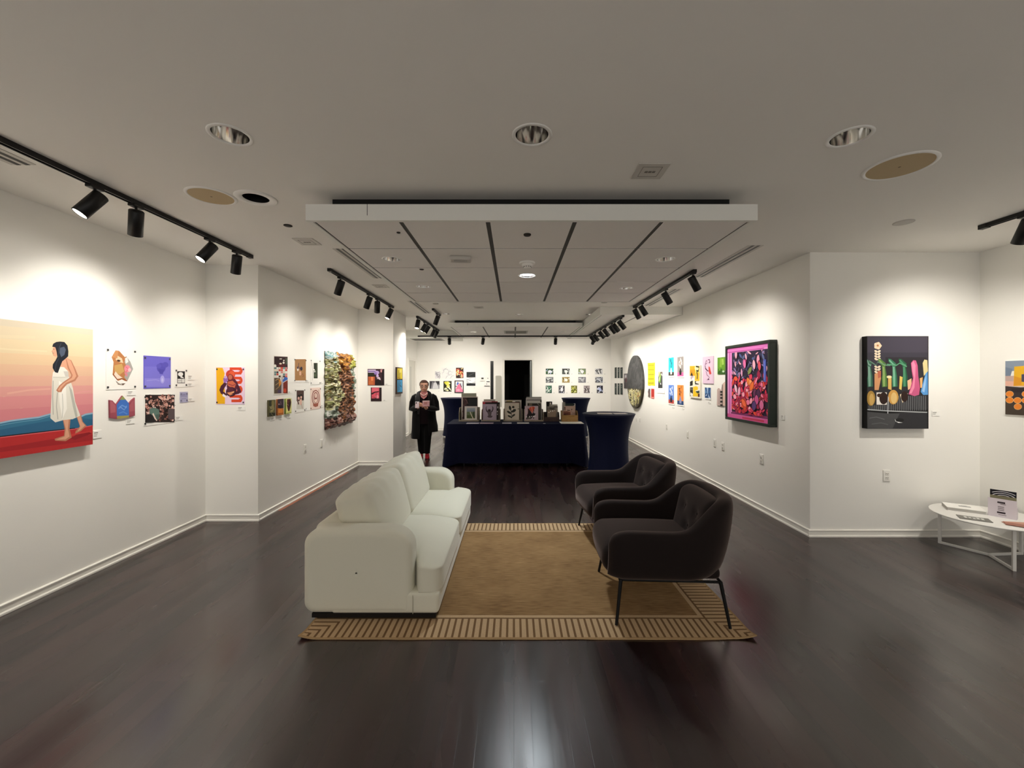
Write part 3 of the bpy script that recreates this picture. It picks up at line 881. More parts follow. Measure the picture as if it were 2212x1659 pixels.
def sheet(name, label, cat, pts, z, mat, th=.0015, group=None):
    """a flat sheet or stack lying on a level, corners given in the room"""
    cx, cy = sum(p[0] for p in pts) / len(pts), sum(p[1] for p in pts) / len(pts)
    lo = [(p[0] - cx, p[1] - cy, 0) for p in pts]; hi = [(a, b, th) for a, b, _ in lo]
    mb = MB(); n = len(pts)
    mb.add(lo + hi, [list(range(n))[::-1], list(range(n, 2 * n))] + [(i, (i + 1) % n, n + (i + 1) % n, n + i) for i in range(n)], mat)
    return tag(mb.build(name, loc=(cx, cy, z)), label, cat, group)
def quad(cx, cy, w, d, rot=0):
    c, s = math.cos(R(rot)), math.sin(R(rot))
    return [(cx + x * c - y * s, cy + x * s + y * c) for x, y in ((-w / 2, -d / 2), (w / 2, -d / 2), (w / 2, d / 2), (-w / 2, d / 2))]
PAPER = flat('f1efe9', .6)
def paper(name, label, cx, cy, w, d, rot, z, cat='paper', mat=None, group=None):
    return sheet(name, label, cat, quad(cx, cy, w, d, rot), z, mat or PAPER, .002, group)
paper('flyer', 'white sheet on the near tall navy table, left of two', 1.39, 6.38, .22, .17, -8, 1.067)
paper('flyer', 'white sheet on the near tall navy table, right of two', 1.62, 6.36, .20, .14, 4, 1.067)
for i, (a, b, l, h) in enumerate(((1008, 1035, 'in front of the bin with the landscape print', 'c9c5d0'), (1037, 1066, 'in front of the bin with the lavender print', 'b9a4b0'),
                                  (1085, 1105, 'in front of the bin with the leaf print', 'd8d4dc'), (1117, 1143, 'in front of the bin with the orange-haired figure', 'f1efe9'))):
    Y = 7.70 + .01 * i; xa, xb = (a - VX) / F * Y, (b - VX) / F * Y
    paper('price_sheet', 'loose pale sheet on the navy table ' + l, (xa + xb) / 2, Y, xb - xa, .17, 0, TZ, 'paper', flat(h, .6))
paper('price_sheet', 'small white tag on the navy table edge before the dark cardboard box', .56, 7.66, .045, .06, 0, TZ)
paper('poster_sheet', 'large white sheet under the kraft card box at the right end of the navy table', 1.075, 7.80, .42, .36, 0, TZ)

# ------------------------------------------------------------------ round white table at the right
CT = (4.295, 3.765); CTZ = .36
def coffee():
    t = empty('coffee_table', CT + (0,), 0, 'low round white metal table with three legs in the right corner', 'coffee table')
    wm = flat('e9e7e2', .4, .4)
    MB().lathe([(.001, CTZ - .012), (.386, CTZ - .012), (.39, CTZ - .009), (.39, CTZ - .003), (.386, CTZ), (.001, CTZ)], wm, 64).build('tabletop', t)
    for a in (118, 246, 5):
        c, s = math.cos(R(a)), math.sin(R(a)); r = .325; w = .011
        mb = MB(); mb.M = Matrix.Rotation(R(a), 4, 'Z')
        mb.box(r - w, -w, 0, r + w, w, CTZ - .012, wm); mb.box(.0, -w * .9, .0, r - w, w * .9, .02, wm)
        mb.build('leg', t, bevel=.002)
coffee()
def ct(px, py, h=0): return ptz(px, py, CTZ + h)
# thick white book
b0, b1, b2 = Vector(ct(2032, 1091)), Vector(ct(2048, 1103)), Vector(ct(2134, 1114))
lx, ly = (b2 - b1), (b0 - b1)
bt = empty('book', ((b1 + lx / 2 + ly / 2).x, (b1 + lx / 2 + ly / 2).y, CTZ), math.atan2(lx.y, lx.x), 'thick white book lying on the round white table', 'book')
w, d = lx.length, ly.length * .95
MB().box(-w / 2, -d / 2, 0, w / 2, d / 2, .004, WHITE).box(-w / 2, -d / 2, .03, w / 2, d / 2, .034, WHITE).box(-w / 2, d / 2 - .004, .004, w / 2, d / 2, .03, WHITE).build('cover', bt)
MB().box(-w / 2 + .004, -d / 2 + .004, .004, w / 2 - .004, d / 2 - .004, .03, flat('bdbab4', .8)).build('pages', bt)
MB().box(-.03, -.01, .034, .05, .025, .0345, flat('9b9a98', .6)).box(-.01, .03, .034, .03, .04, .0345, flat('b3b1ae', .6)).build('cover_print', bt)
rot = math.degrees(math.atan2(lx.y, lx.x))
cx, cy = ct(2104, 1121)
mg = sheet('magazine', 'grey printed magazine on the round white table beside the white book', 'magazine', quad(cx, cy, .20, .12, rot), CTZ, flat('77756f', .5), .006)
mb = MB(); mb.M = Matrix.Rotation(R(rot), 4, 'Z')
for i in range(5): mb.box(-.06 + i * .026, -.02 + .008 * (i % 2), .006, -.043 + i * .026, .03 - .01 * (i % 3), .0064, flat('d9d8d4', .5))
mb.box(-.07, .036, .006, .07, .042, .0064, flat('c9c8c2', .5))
mb.build('title_print', mg)
cx, cy = ct(2198, 1134)
for k, (dx, dy, rr, h) in enumerate(((0, 0, -30, 'b5806c'), (.035, .02, -12, 'c9967f'), (-.02, -.03, -44, 'a06a58'))):
    sheet('leaflet', ('pinkish brown leaflet at the bottom of the fanned pile on the white table edge', 'pinkish brown leaflet in the middle of the fanned pile on the white table', 'pinkish brown leaflet on top of the fanned pile on the white table')[k],
          'leaflet', quad(cx + dx, cy + dy, .16, .085, rr), CTZ + .003 * k, flat(h, .5), .003, 'fanned leaflets on the white table')
# card holder
cx, cy = ct(2166, 1117)
hz = math.atan2(-cx, cy)
hd = empty('card_holder', (cx, cy, CTZ), hz - .12, 'upright pale lilac card holder with striped cards on the round white table', 'card holder')
LIL = flat('dcd3da', .5)
MB().box(-.085, -.03, 0, .085, -.027, .165, LIL).box(-.085, -.027, 0, -.082, .03, .10, LIL).box(.082, -.027, 0, .085, .03, .10, LIL).box(-.082, -.027, 0, .082, .03, .003, LIL).build('holder', hd)
mb = MB(); ink = flat('8d8489', .6); dkk = flat('3a3035', .6)
mb.box(-.028, -.0305, .125, .018, -.03, .14, dkk); mb.box(-.01, -.0305, .115, .022, -.03, .122, ink)
for z in (.06, .075, .09): mb.box(-.025, -.0305, z, .012, -.03, z + .008, ink)
mb.box(-.03, -.0305, .035, .02, -.03, .05, dkk); mb.box(-.022, -.0305, .02, .025, -.03, .026, ink)
mb.build('lettering', hd)
ca = hz - .12
cd = empty('greeting_card', (cx + .004 * math.sin(ca), cy - .004 * math.cos(ca), CTZ + .0035), ca, 'black card with white arcs standing behind in the lilac card holder', 'card')
mb = MB(); mb.box(-.075, 0, 0, .08, .004, .235, flat('15131a', .5)); mb.build('card', cd)
mb = MB()
for r0 in (.05, .075, .10):
    pts = [(math.cos(PI * k / 16), math.sin(PI * k / 16)) for k in range(17)]
    out = [(.005 + r0 * 1.0 * a, -.0006, .165 + .62 * r0 * b) for a, b in pts if abs(r0 * a + .005) < .078]
    inn = [(.005 + (r0 - .008) * a, -.0006, .165 + .62 * (r0 - .009) * b) for a, b in pts if abs(r0 * a + .005) < .078]
    n_ = len(out)
    mb.add(out + inn, [(i, i + 1, n_ + i + 1, n_ + i) for i in range(n_ - 1)], flat('d6d2d8', .5))
mb.box(-.075, -.001, .15, .08, 0, .185, flat('8a8468', .5))
mb.build('arc_print', cd)

# ------------------------------------------------------------------ things on the walls
class Z:                                   # a measured detail of the photograph: offset and scale in pixels
    def __init__(s, ox, oy, k): s.ox, s.oy, s.k = ox, oy, k
    def __call__(s, x, y): return (s.ox + x / s.k, s.oy + y / s.k)
ZA, ZB, ZC, ZD, ZE, ZF = Z(0, 640, 3.95), Z(430, 640, 3.951), Z(780, 640, 6.9125), Z(1100, 640, 6.9125), Z(1300, 680, 5.183), Z(1700, 640, 3.949)
ZG, ZH, ZL, ZM, ZT, Z1_ = Z(570, 740, 9.7615), Z(1390, 750, 11.642), Z(2120, 740, 8.293), Z(1030, 760, 13.827), Z(860, 800, 4.096), Z(0, 0, 1)
ZJ, ZK = Z(980, 840, 14.747), Z(1120, 840, 14.747)
WALLS = {'A': ('x', LX, 1), 'B': ('x', LX2, 1), 'C': ('x', LX3, 1), 'r1': ('y', LY1, -1), 'r2': ('y', LY2, -1), 'back': ('y', BY, -1),
         'R': ('x', RX, -1), 'step': ('y', RY, -1), 'D': ('x', RX2, -1)}
def unp(wall, px, py, d=0.0):
    """pixel -> (u, z) on the wall face lifted by d"""
    ax, c, s = WALLS[wall] if isinstance(wall, str) else ('y', wall, -1)
    c = c + s * d
    if ax == 'x':
        Y = c * F / (px - VX)
        return (Y * s, EYE + (HY - py) / F * Y)           # u runs to the viewer's right
    return ((px - VX) / F * c, EYE + (HY - py) / F * c)
def wall_place(wall, u, z, d=0.0):
    ax, c, s = WALLS[wall] if isinstance(wall, str) else ('y', wall, -1)
    c = c + s * d
    if ax == 'x': return (c, u * s, z), (R(90) if s > 0 else R(-90))
    return (u, c, z), 0.0
def ell(cx, cy, rx, ry, rot=0, n=20):
    c, s = math.cos(R(rot)), math.sin(R(rot))
    return [(cx + rx * math.cos(2 * PI * k / n) * c - ry * math.sin(2 * PI * k / n) * s, cy + rx * math.cos(2 * PI * k / n) * s + ry * math.sin(2 * PI * k / n) * c) for k in range(n)]
def strip(pts, w):
    L_, R_ = [], []
    for i, p in enumerate(pts):
        a, b = pts[max(0, i - 1)], pts[min(len(pts) - 1, i + 1)]
        dx, dy = b[0] - a[0], b[1] - a[1]; l = math.hypot(dx, dy) or 1
        L_.append((p[0] - dy / l * w / 2, p[1] + dx / l * w / 2)); R_.append((p[0] + dy / l * w / 2, p[1] - dx / l * w / 2))
    return L_, R_
def art(name, label, cat, wall, zm, rect, layers=(), base='f4f2ec', d=.003, side=None, tack=None, group=None, zt=None, outline=None):
    """flat picture: a thin sheet or stretched canvas with its picture built on the front"""
    x0, y0, x1, y1 = rect
    xm = (x0 + x1) / 2
    ua = unp(wall, *zm(x0, y0), d)[0]; ub = unp(wall, *zm(x1, y0), d)[0]
    za = unp(wall, *zm(xm, y1), d)[1]; zb = unp(wall, *zm(xm, y0), d)[1]
    if ua > ub: ua, ub = ub, ua
    um = (ua + ub) / 2
    P = lambda x, y: (min(max(unp(wall, *zm(x, y), d)[0], ua), ub) - um, min(max(unp(wall, *zm(x, y), d)[1], za), zb) - za)
    mb = MB()
    bm_ = flat(base, .6) if isinstance(base, str) else base
    sm_ = bm_ if side is None else flat(side, .7)
    w, h = (ub - ua) / 2, zb - za
    if outline:
        o = [P(*p) for p in outline]; n = len(o)
        mb.add([(a, -d, b) for a, b in o] + [(a, 0, b) for a, b in o], [list(range(n)), list(range(n, 2 * n))[::-1]] + [(i, n + i, n + (i + 1) % n, (i + 1) % n) for i in range(n)], bm_)
    else:
        mb.add([(-w, -d, 0), (w, -d, 0), (w, -d, h), (-w, -d, h)], [(0, 1, 2, 3)], bm_)
        mb.add([(-w, 0, 0), (w, 0, 0), (w, 0, h), (-w, 0, h), (-w, -d, 0), (w, -d, 0), (w, -d, h), (-w, -d, h)],
               [(3, 2, 1, 0), (4, 0, 1, 5), (5, 1, 2, 6), (6, 2, 3, 7), (7, 3, 0, 4)], sm_)
    for k, ly in enumerate(layers):
        yy = -d - .0003 - .000022 * k
        col, kind = ly[0], ly[1]
        m_ = flat(col, .6) if isinstance(col, str) else col
        if kind == 'P': pts = [P(*p) for p in ly[2]]
        elif kind == 'E': pts = [P(*p) for p in ell(*ly[2])]
        elif kind == 'R': a, b, c_, e = ly[2]; pts = [P(a, b), P(c_, b), P(c_, e), P(a, e)]
        elif kind == 'U':  # fractions of the sheet, v up
            a, b, c_, e = ly[2]; pts = [(-w + 2 * w * a, h * b), (-w + 2 * w * c_, h * b), (-w + 2 * w * c_, h * e), (-w + 2 * w * a, h * e)]
        elif kind == 'V': pts = [(-w + 2 * w * min(1, max(0, a)), h * min(1, max(0, b))) for a, b in ly[2]]
        elif kind in 'SW':
            q = [P(*p) for p in ly[3]] if kind == 'S' else [(-w + 2 * w * a, h * b) for a, b in ly[3]]
            L_, R_ = strip(q, ly[2]); n = len(L_)
            cl = lambda p: (min(max(p[0], -w), w), min(max(p[1], 0), h))
            mb.add([(cl(p)[0], yy, cl(p)[1]) for p in L_ + R_], [(i, i + 1, n + i + 1, n + i) for i in range(n - 1)], m_); continue
        # drop repeated corners made by the clamping
        cl = []
        for p in pts:
            if not cl or (abs(p[0] - cl[-1][0]) + abs(p[1] - cl[-1][1])) > 1e-6: cl.append(p)
        if len(cl) > 2: mb.add([(a, yy, b) for a, b in cl], [list(range(len(cl)))], m_)
    loc, rz = wall_place(wall, um, za, .0004)
    o = mb.build(name, loc=loc, rz=rz)
    # faces look into the room
    tag(o, label, cat, group)
    if tack:
        tm = flat(tack, .3, .5)
        for sx in (-1, 1):
            for zz in (.022, h - .022):
                t_ = MB().box(sx * (w - .014) - .0065, -d - .005, zz - .008, sx * (w - .014) + .0065, -d, zz + .008, tm)
                t_.build('clip', o)
    return o
def caption(wall, zm, x0, y0, x1, y1, what):
    x0_, x1_ = x0, x1
    L_ = [('8b8780', 'U', (.08, .66, .55, .78)), ('a5a19a', 'U', (.08, .46, .48, .54)), ('a5a19a', 'U', (.08, .28, .42, .36))]
    return art('caption_card', 'small white caption card ' + what, 'caption', wall, zm, (x0, y0, x1, y1), L_, 'f5f4ef', .004, group='caption cards on the walls')
rnd = random.Random(7)
def scatter(cols, n, x0, y0, x1, y1, r0, r1, seed, asp=1.6):
    q = random.Random(seed); out = []
    for i in range(n):
        r = q.uniform(r0, r1)
        out.append((q.choice(cols), 'E', (q.uniform(x0, x1), q.uniform(y0, y1), r, r * q.uniform(.4, asp), q.uniform(0, 180), 9)))
    return out
def squig(cols, n, x0, y0, x1, y1, ln, w, seed):
    q = random.Random(seed); out = []
    for i in range(n):
        x, y, a = q.uniform(x0, x1), q.uniform(y0, y1), q.uniform(0, 6.28); pts = [(x, y)]
        for k in range(4):
            a += q.uniform(-.9, .9); x += ln * math.cos(a); y += ln * math.sin(a); pts.append((x, y))
        out.append((q.choice(cols), 'S', w * q.uniform(.6, 1.4), pts))
    return out

# ---- left wall
SKY = [('cbbfa9', 190, 330), ('d2c2a4', 330, 420), ('d8c4a0', 420, 520), ('dabc98', 520, 600), ('d9b294', 600, 680), ('daa994', 680, 760), ('d89a92', 760, 830), ('d68c8e', 830, 920), ('d28289', 920, 1000), ('cb7681', 1000, 1110)]
lay = []
for h, a, b in SKY:
    za, zb = unp('A', *ZA(780, a), .05)[1], unp('A', *ZA(780, b), .05)[1]
    f0, f1 = (zb - 1.067) / .933, (za - 1.067) / .933
    lay.append((h, 'V', [(k / 12, f0 - .01 + .012 * math.sin(k * 1.9 + f0 * 20)) for k in range(13)] + [(1, min(1, f1)), (0, min(1, f1))]))
lay += [('dccba8', 'S', .012, [(-300, 420), (100, 455), (400, 470)]), ('d6c6a6', 'S', .02, [(-200, 330), (60, 345), (300, 350)]), ('dfa69a', 'S', .012, [(60, 830), (250, 800), (430, 790)]), ('dc9a98', 'S', .012, [(640, 830), (700, 815), (780, 810)])]
mt = [(790, 1005), (730, 1015), (690, 1032), (430, 1012), (330, 1040), (200, 1055), (90, 1070), (0, 1088), (-300, 1100), (-700, 1150), (-1200, 1200)]
lay += [('8fb0c6', 'P', [(x, y - 14) for x, y in mt] + [(-1200, 1340), (790, 1120)]), ('35708f', 'P', mt + [(-1200, 1345), (790, 1125)]),
        ('2b6184', 'P', [(790, 1050), (700, 1040), (430, 1060), (200, 1100), (0, 1140), (-1200, 1280), (-1200, 1345), (790, 1122)]), ('5b93ad', 'S', .006, [(430, 1022), (330, 1052), (200, 1068), (90, 1085), (0, 1102)]),
        ('b92c2e', 'P', [(790, 1100), (640, 1128), (430, 1150), (0, 1200), (-1200, 1330), (-1200, 1800), (790, 1400)]), ('1d1a22', 'S', .008, [(640, 1126), (430, 1148), (0, 1198), (-1200, 1330)]),
        ('d8646a', 'S', .006, [(780, 1104), (640, 1132), (430, 1155), (0, 1206)]), ('a3242a', 'P', [(790, 1180), (500, 1210), (200, 1260), (-1200, 1480), (-1200, 1540), (0, 1330), (790, 1230)]),
        ('c63a38', 'S', .014, [(780, 1160), (660, 1170), (560, 1200)]), ('8e1c24', 'P', [(600, 1215), (650, 1180), (760, 1160), (785, 1170), (640, 1225)])]
SK, SK2 = 'd9a183', 'b87c60'
lay += [(SK2, 'P', [(650, 1020), (690, 1010), (705, 1070), (738, 1105), (690, 1150), (640, 1172), (645, 1150), (680, 1110)]), (SK, 'P', [(655, 1020), (682, 1012), (698, 1070), (725, 1102), (690, 1135), (660, 1155), (684, 1110)]),
        (SK2, 'P', [(535, 1055), (600, 1050), (592, 1130), (610, 1205), (560, 1236), (470, 1232), (465, 1216), (545, 1190), (550, 1130)]), (SK, 'P', [(540, 1055), (585, 1052), (578, 1130), (592, 1196), (555, 1222), (476, 1224), (550, 1196), (560, 1130)]),
        (SK, 'P', [(525, 545), (570, 522), (606, 548), (592, 610), (578, 665), (505, 620)]),
        ('eae4da', 'P', [(450, 650), (500, 600), (545, 605), (580, 640), (586, 695), (444, 695)]), ('c9c4bc', 'P', [(540, 640), (580, 640), (586, 695), (560, 695)]),
        ('dfdbcf', 'P', [(444, 685), (586, 685), (620, 780), (640, 900), (684, 1018), (620, 1048), (540, 1056), (470, 1076), (428, 1040), (438, 850)]),
        ('b5b5ab', 'P', [(585, 760), (612, 800), (640, 920), (660, 1020), (645, 1040), (620, 940)]), ('f0ede4', 'P', [(500, 720), (560, 760), (570, 960), (530, 1050), (505, 900)]),
        ('a8a89e', 'S', .005, [(452, 720), (448, 860), (452, 1010)]), ('a5a59b', 'S', .005, [(488, 820), (480, 940), (492, 1050)]), ('bdbdb3', 'S', .004, [(530, 830), (536, 950), (528, 1040)]), ('c2bfb4', 'S', .004, [(450, 690), (520, 694), (584, 688)]),
        (SK2, 'P', [(560, 535), (606, 545), (642, 620), (667, 682), (640, 722), (570, 752), (534, 792), (522, 818), (492, 818), (478, 802), (505, 760), (540, 730), (600, 690), (606, 672), (575, 610)]),
        (SK, 'P', [(566, 535), (600, 548), (630, 620), (650, 680), (632, 708), (560, 740), (520, 785), (505, 808), (490, 800), (515, 765), (548, 738), (612, 695), (618, 672), (588, 610)]),
        (SK, 'P', [(472, 425), (455, 432), (449, 458), (437, 470), (448, 478), (450, 498), (465, 512), (482, 515), (490, 470)]), ('8c4a42', 'S', .003, [(447, 484), (458, 486)]), ('3a2a26', 'S', .003, [(452, 452), (464, 450)]),
        ('171c26', 'P', [(444, 430), (452, 405), (478, 390), (510, 386), (548, 390), (574, 420), (582, 470), (580, 512), (555, 535), (530, 555), (512, 600), (492, 655), (468, 648), (448, 612), (450, 580), (472, 548), (488, 515), (480, 470), (470, 436)]),
        ('4a5568', 'P', [(510, 440), (545, 430), (560, 455), (548, 500), (520, 520), (505, 480)]), ('2e3644', 'S', .006, [(500, 530), (478, 570), (468, 630)]), ('39424f', 'S', .004, [(520, 400), (500, 450), (498, 520)])]
def canvas_big():
    d = .05; ya, yb, z0, z1 = 2.2, 3.385, 1.067, 2.0
    xl = (VX - 3.42 * F / ya) * 3.95; xr = (VX - 3.42 * F / yb) * 3.95
    pm = 3.42 * 2 * F / (VX * 2 - (xl + xr) / 3.95) * 1.0
    Ym = 3.42 * F / (VX - (xl + xr) / 2 / 3.95)
    yt = (HY - (z1 - EYE) * F / Ym - 640) * 3.95; ybm = (HY - (z0 - EYE) * F / Ym - 640) * 3.95
    art('painting', 'large unframed canvas of a barefoot woman in a white dress on red ground', 'painting', 'A', ZA, (xl, yt, xr, ybm), lay, 'd9c9aa', d, 'cfc7b6')
canvas_big()
caption('A', ZA, 795, 1145, 868, 1212, 'at the lower right corner of the large woman canvas')
art('art_print', 'white sheet with a brown angular dog-head collage and pink flower', 'print', 'A', ZA, (905, 444, 1162, 795),
    [('b87a4a', 'P', [(985, 462), (1015, 465), (1065, 520), (1078, 512), (1112, 560), (1135, 620), (1085, 725), (1065, 722), (1040, 710), (1005, 722), (960, 670), (968, 560), (952, 520)]),
     ('a9a6a0', 'P', [(1078, 512), (1112, 560), (1135, 620), (1085, 725), (1060, 690), (1090, 620), (1060, 560)]), ('e8c9a8', 'P', [(1000, 505), (1040, 530), (1052, 570), (1010, 560), (985, 540)]), ('c98d5c', 'P', [(985, 462), (1010, 468), (1000, 530), (958, 520)]),
     ('c9a060', 'P', [(975, 590), (1040, 575), (1060, 640), (1020, 670), (978, 640)]), ('efd7c4', 'P', [(985, 640), (1010, 670), (1050, 700), (1000, 705), (972, 668)]), ('eeeae4', 'P', [(1065, 530), (1085, 520), (1095, 560), (1072, 575)]),
     ('5c3a24', 'E', (1012, 550, 16, 9, 10)), ('2a1a12', 'E', (1012, 552, 6, 5)), ('e88f9c', 'E', (1085, 618, 26, 32)), ('d65f78', 'S', .006, [(1070, 600), (1095, 620), (1075, 645)]), ('f3c2c6', 'E', (1105, 628, 14, 16)), ('d98494', 'P', [(1062, 640), (1090, 665), (1080, 690), (1062, 660)]),
     ('8a4a2a', 'S', .008, [(962, 660), (1000, 712), (1040, 700), (1082, 722)]), ('6a5648', 'P', [(985, 720), (1020, 745), (1070, 742), (1050, 760), (1005, 752)]), ('cfc8be', 'S', .006, [(1000, 738), (1040, 752)])], tack='2a2a2c')
caption('A', ZA, 1085, 803, 1162, 845, 'under the dog-head collage')
art('wall_relief', 'small blue house-shaped relief with dark red wings below the dog-head collage', 'relief', 'A', ZA, (935, 848, 1155, 1047),
    [('9c4a58', 'P', [(935, 885), (960, 890), (995, 930), (998, 1030), (938, 1034)]), ('b0606a', 'P', [(940, 895), (955, 895), (985, 935), (985, 990), (942, 996)]), ('9c4a58', 'P', [(1150, 865), (1125, 885), (1100, 925), (1100, 1020), (1150, 1012)]), ('ad5c66', 'P', [(1143, 885), (1128, 895), (1106, 930), (1106, 985), (1145, 978)]),
     ('3f72c4', 'P', [(995, 925), (1030, 880), (1070, 880), (1100, 915), (1100, 1030), (997, 1035)]), ('6a97da', 'S', .012, [(1010, 960), (1040, 930), (1080, 950)]), ('5787d0', 'S', .012, [(1015, 1000), (1050, 985), (1085, 1005)]), ('7aa0da', 'S', .008, [(1020, 940), (1060, 970), (1080, 935)]), ('8f9a58', 'P', [(1046, 848), (1072, 882), (1022, 884)]), ('a39a50', 'P', [(997, 1022), (1100, 1016), (1100, 1034), (999, 1047)])],
    '8f4552', .012, outline=[(935, 885), (960, 892), (992, 925), (1022, 880), (1046, 848), (1072, 880), (1100, 915), (1125, 885), (1150, 865), (1152, 1018), (1102, 1034), (998, 1047), (938, 1038)])
caption('A', ZA, 1075, 1050, 1152, 1088, 'under the blue house-shaped relief')
art('art_print', 'violet blue print with a dark smoky plume', 'print', 'A', ZA, (1226, 512, 1457, 786), [('6f68d0', 'R', (1232, 520, 1452, 690)), ('8a84de', 'R', (1232, 690, 1452, 775)), ('7a74d6', 'R', (1232, 600, 1452, 700)),
    ('5650b8', 'E', (1375, 610, 38, 42)), ('5a54bc', 'E', (1410, 585, 26, 24)), ('5f59c0', 'E', (1355, 595, 22, 18)), ('4f49ae', 'P', [(1350, 620), (1400, 625), (1388, 665), (1362, 662)]), ('a9a4ea', 'E', (1385, 710, 18, 34)), ('c3bff2', 'E', (1385, 715, 8, 16)), ('9a95e2', 'S', .01, [(1250, 720), (1330, 712), (1360, 722)])], '6a63cc', tack='4a4a55')
art('art_print', 'small white sheet with a black and white picture of a bird over a table', 'print', 'A', ZA, (1493, 616, 1597, 776), [('1c1c1c', 'R', (1512, 640, 1577, 742)), ('efefec', 'E', (1540, 665, 22, 18)), ('ececea', 'P', [(1535, 670), (1562, 690), (1570, 700), (1540, 695)]), ('dcdcd8', 'R', (1516, 704, 1574, 738)), ('3a3a3a', 'S', .004, [(1548, 704), (1548, 738)]), ('555', 'S', .003, [(1518, 720), (1546, 718)]) if False else ('555555', 'S', .003, [(1518, 720), (1546, 718)])], tack='2a2a2c')
caption('A', ZA, 1602, 670, 1660, 714, 'at the upper right of the small bird picture')
caption('A', ZA, 1602, 740, 1660, 768, 'at the lower right of the small bird picture')
art('art_print', 'crowded pink and black print of many bodies around a green figure', 'print', 'A', ZA, (1226, 835, 1493, 1092), [('2a1c1a', 'R', (1238, 840, 1488, 1078))] + scatter(['dba89a', 'c98f82', 'e8c4b8', '8a5a50', 'b07a6c'], 150, 1245, 850, 1482, 1060, 5, 12, 3, 2.2) + squig(['1a1110', '3a2420'], 60, 1245, 845, 1482, 1050, 8, .006, 5) +
    [('1b1718', 'P', [(1240, 1010), (1300, 1000), (1345, 1050), (1300, 1076), (1240, 1078)]), ('5f7a70', 'P', [(1270, 960), (1310, 948), (1350, 965), (1358, 1010), (1335, 1055), (1300, 1020), (1275, 1000)]), ('e8d2c6', 'S', .014, [(1300, 1000), (1318, 1040), (1335, 1060)]), ('4a6058', 'P', [(1320, 1010), (1355, 1005), (1352, 1050), (1330, 1052)]), ('55484a', 'R', (1430, 960, 1486, 1050))], tack='2a2a2c')
caption('A', ZA, 1497, 1022, 1560, 1058, 'at the right of the crowd print')
art('art_print', 'tiny pale lavender print with two faint shapes', 'print', 'A', ZA, (1535, 815, 1603, 907), [('9d9cc0', 'R', (1541, 824, 1598, 862)), ('adacca', 'R', (1541, 866, 1598, 900)), ('6c6b95', 'S', .004, [(1556, 842), (1580, 840)]), ('7d7ca5', 'S', .004, [(1548, 876), (1590, 874)])], 'b3b2cc', tack='777790')
caption('A', ZA, 1605, 868, 1660, 896, 'at the right of the tiny lavender print')
PG = [('f2b414', 'P', [(1845, 608), (1900, 610), (1918, 660), (1905, 720), (1920, 800), (1920, 918), (1850, 918)])]
for y in (632, 712, 790, 868):
    PG += [('dd4a24', 'S', .030, [(2060, y - 14), (1960, y - 14)]), ('dd4a24', 'S', .030, [(2060, y + 24), (1975, y + 24)]), ('dd4a24', 'E', (2054, y + 5, 16, 26)), ('efd3ea', 'S', .008, [(2050, y + 4), (1975, y + 4)])]
PG += [('c8402c', 'E', (1968, 666, 40, 38)), ('e05a34', 'E', (1978, 664, 26, 26)), ('8a2a2a', 'P', [(1935, 690), (1960, 660), (1985, 672), (2000, 700), (1985, 725), (1950, 730)]), ('c06a50', 'E', (1965, 690, 17, 21)),
       ('9a6ab8', 'P', [(1905, 700), (1930, 680), (1945, 700), (1940, 730), (1912, 745)]), ('c9a4d4', 'E', (1925, 690, 14, 12)), ('b48ac8', 'P', [(1908, 735), (1935, 730), (1930, 770), (1910, 775)]),
       ('5a1f34', 'P', [(1940, 722), (2005, 705), (2030, 740), (2020, 800), (1990, 830), (1945, 815), (1935, 770)]), ('d06a48', 'P', [(1945, 728), (1985, 720), (2015, 750), (2000, 785), (1965, 775), (1942, 758)]), ('8a3440', 'S', .010, [(1950, 750), (1985, 762), (2010, 752)]),
       ('4a1830', 'P', [(1915, 735), (1938, 745), (1912, 790), (1905, 812), (1940, 838), (1930, 858), (1885, 830), (1872, 800), (1885, 765)]), ('4a1830', 'P', [(2022, 735), (2042, 770), (2058, 815), (2040, 832), (2005, 840), (1995, 828), (2025, 808), (2020, 775)]),
       ('3c1228', 'E', (1972, 815, 44, 42)), ('552038', 'E', (1964, 800, 30, 26)), ('d98a5c', 'P', [(1935, 822), (1965, 818), (2000, 808), (1998, 822), (1975, 835), (1990, 838), (1960, 846)]), ('e9a878', 'S', .008, [(1945, 828), (1975, 826), (1996, 814)]),
       ('f6eef2', 'P', [(1903, 830), (1935, 852), (1928, 868), (1898, 850)])]
art('art_print', 'bright print of a figure holding its belly before red coils and yellow', 'print', 'r1', ZA, (1842, 606, 2088, 922), PG, 'efd3ea', tack='2a2a2c')
caption('r1', ZA, 2028, 940, 2092, 972, 'below right of the red coil print')

# ---- middle left wall
CV = [('3a1f22', 'R', (215, 290, 500, 560)), ('2a1416', 'P', [(230, 310), (450, 320), (440, 440), (300, 470), (235, 430)]), ('d9d2c8', 'S', .012, [(330, 345), (380, 345)]), ('efe8dc', 'E', (415, 425, 22, 22)), ('efe8dc', 'E', (420, 378, 14, 16)), ('e9d8c0', 'E', (350, 445, 28, 18)), ('5a1c20', 'P', [(290, 470), (440, 460), (420, 520), (380, 560), (330, 540)]), ('f4efe6', 'E', (235, 495, 28, 34)), ('4f5a4a', 'R', (455, 330, 498, 460))]
q = random.Random(4)
for r in range(5):
    for c_ in range(6):
        CV.append((q.choice(['c94a3c', 'e9dcc8', 'd98a8a', '6a8a8a', 'f2efe8', '3a2a2a', 'e05a44', '7aa6a0']), 'R', (218 + c_ * 46, 520 + r * 44, 218 + c_ * 46 + 42, 520 + r * 44 + 38)))
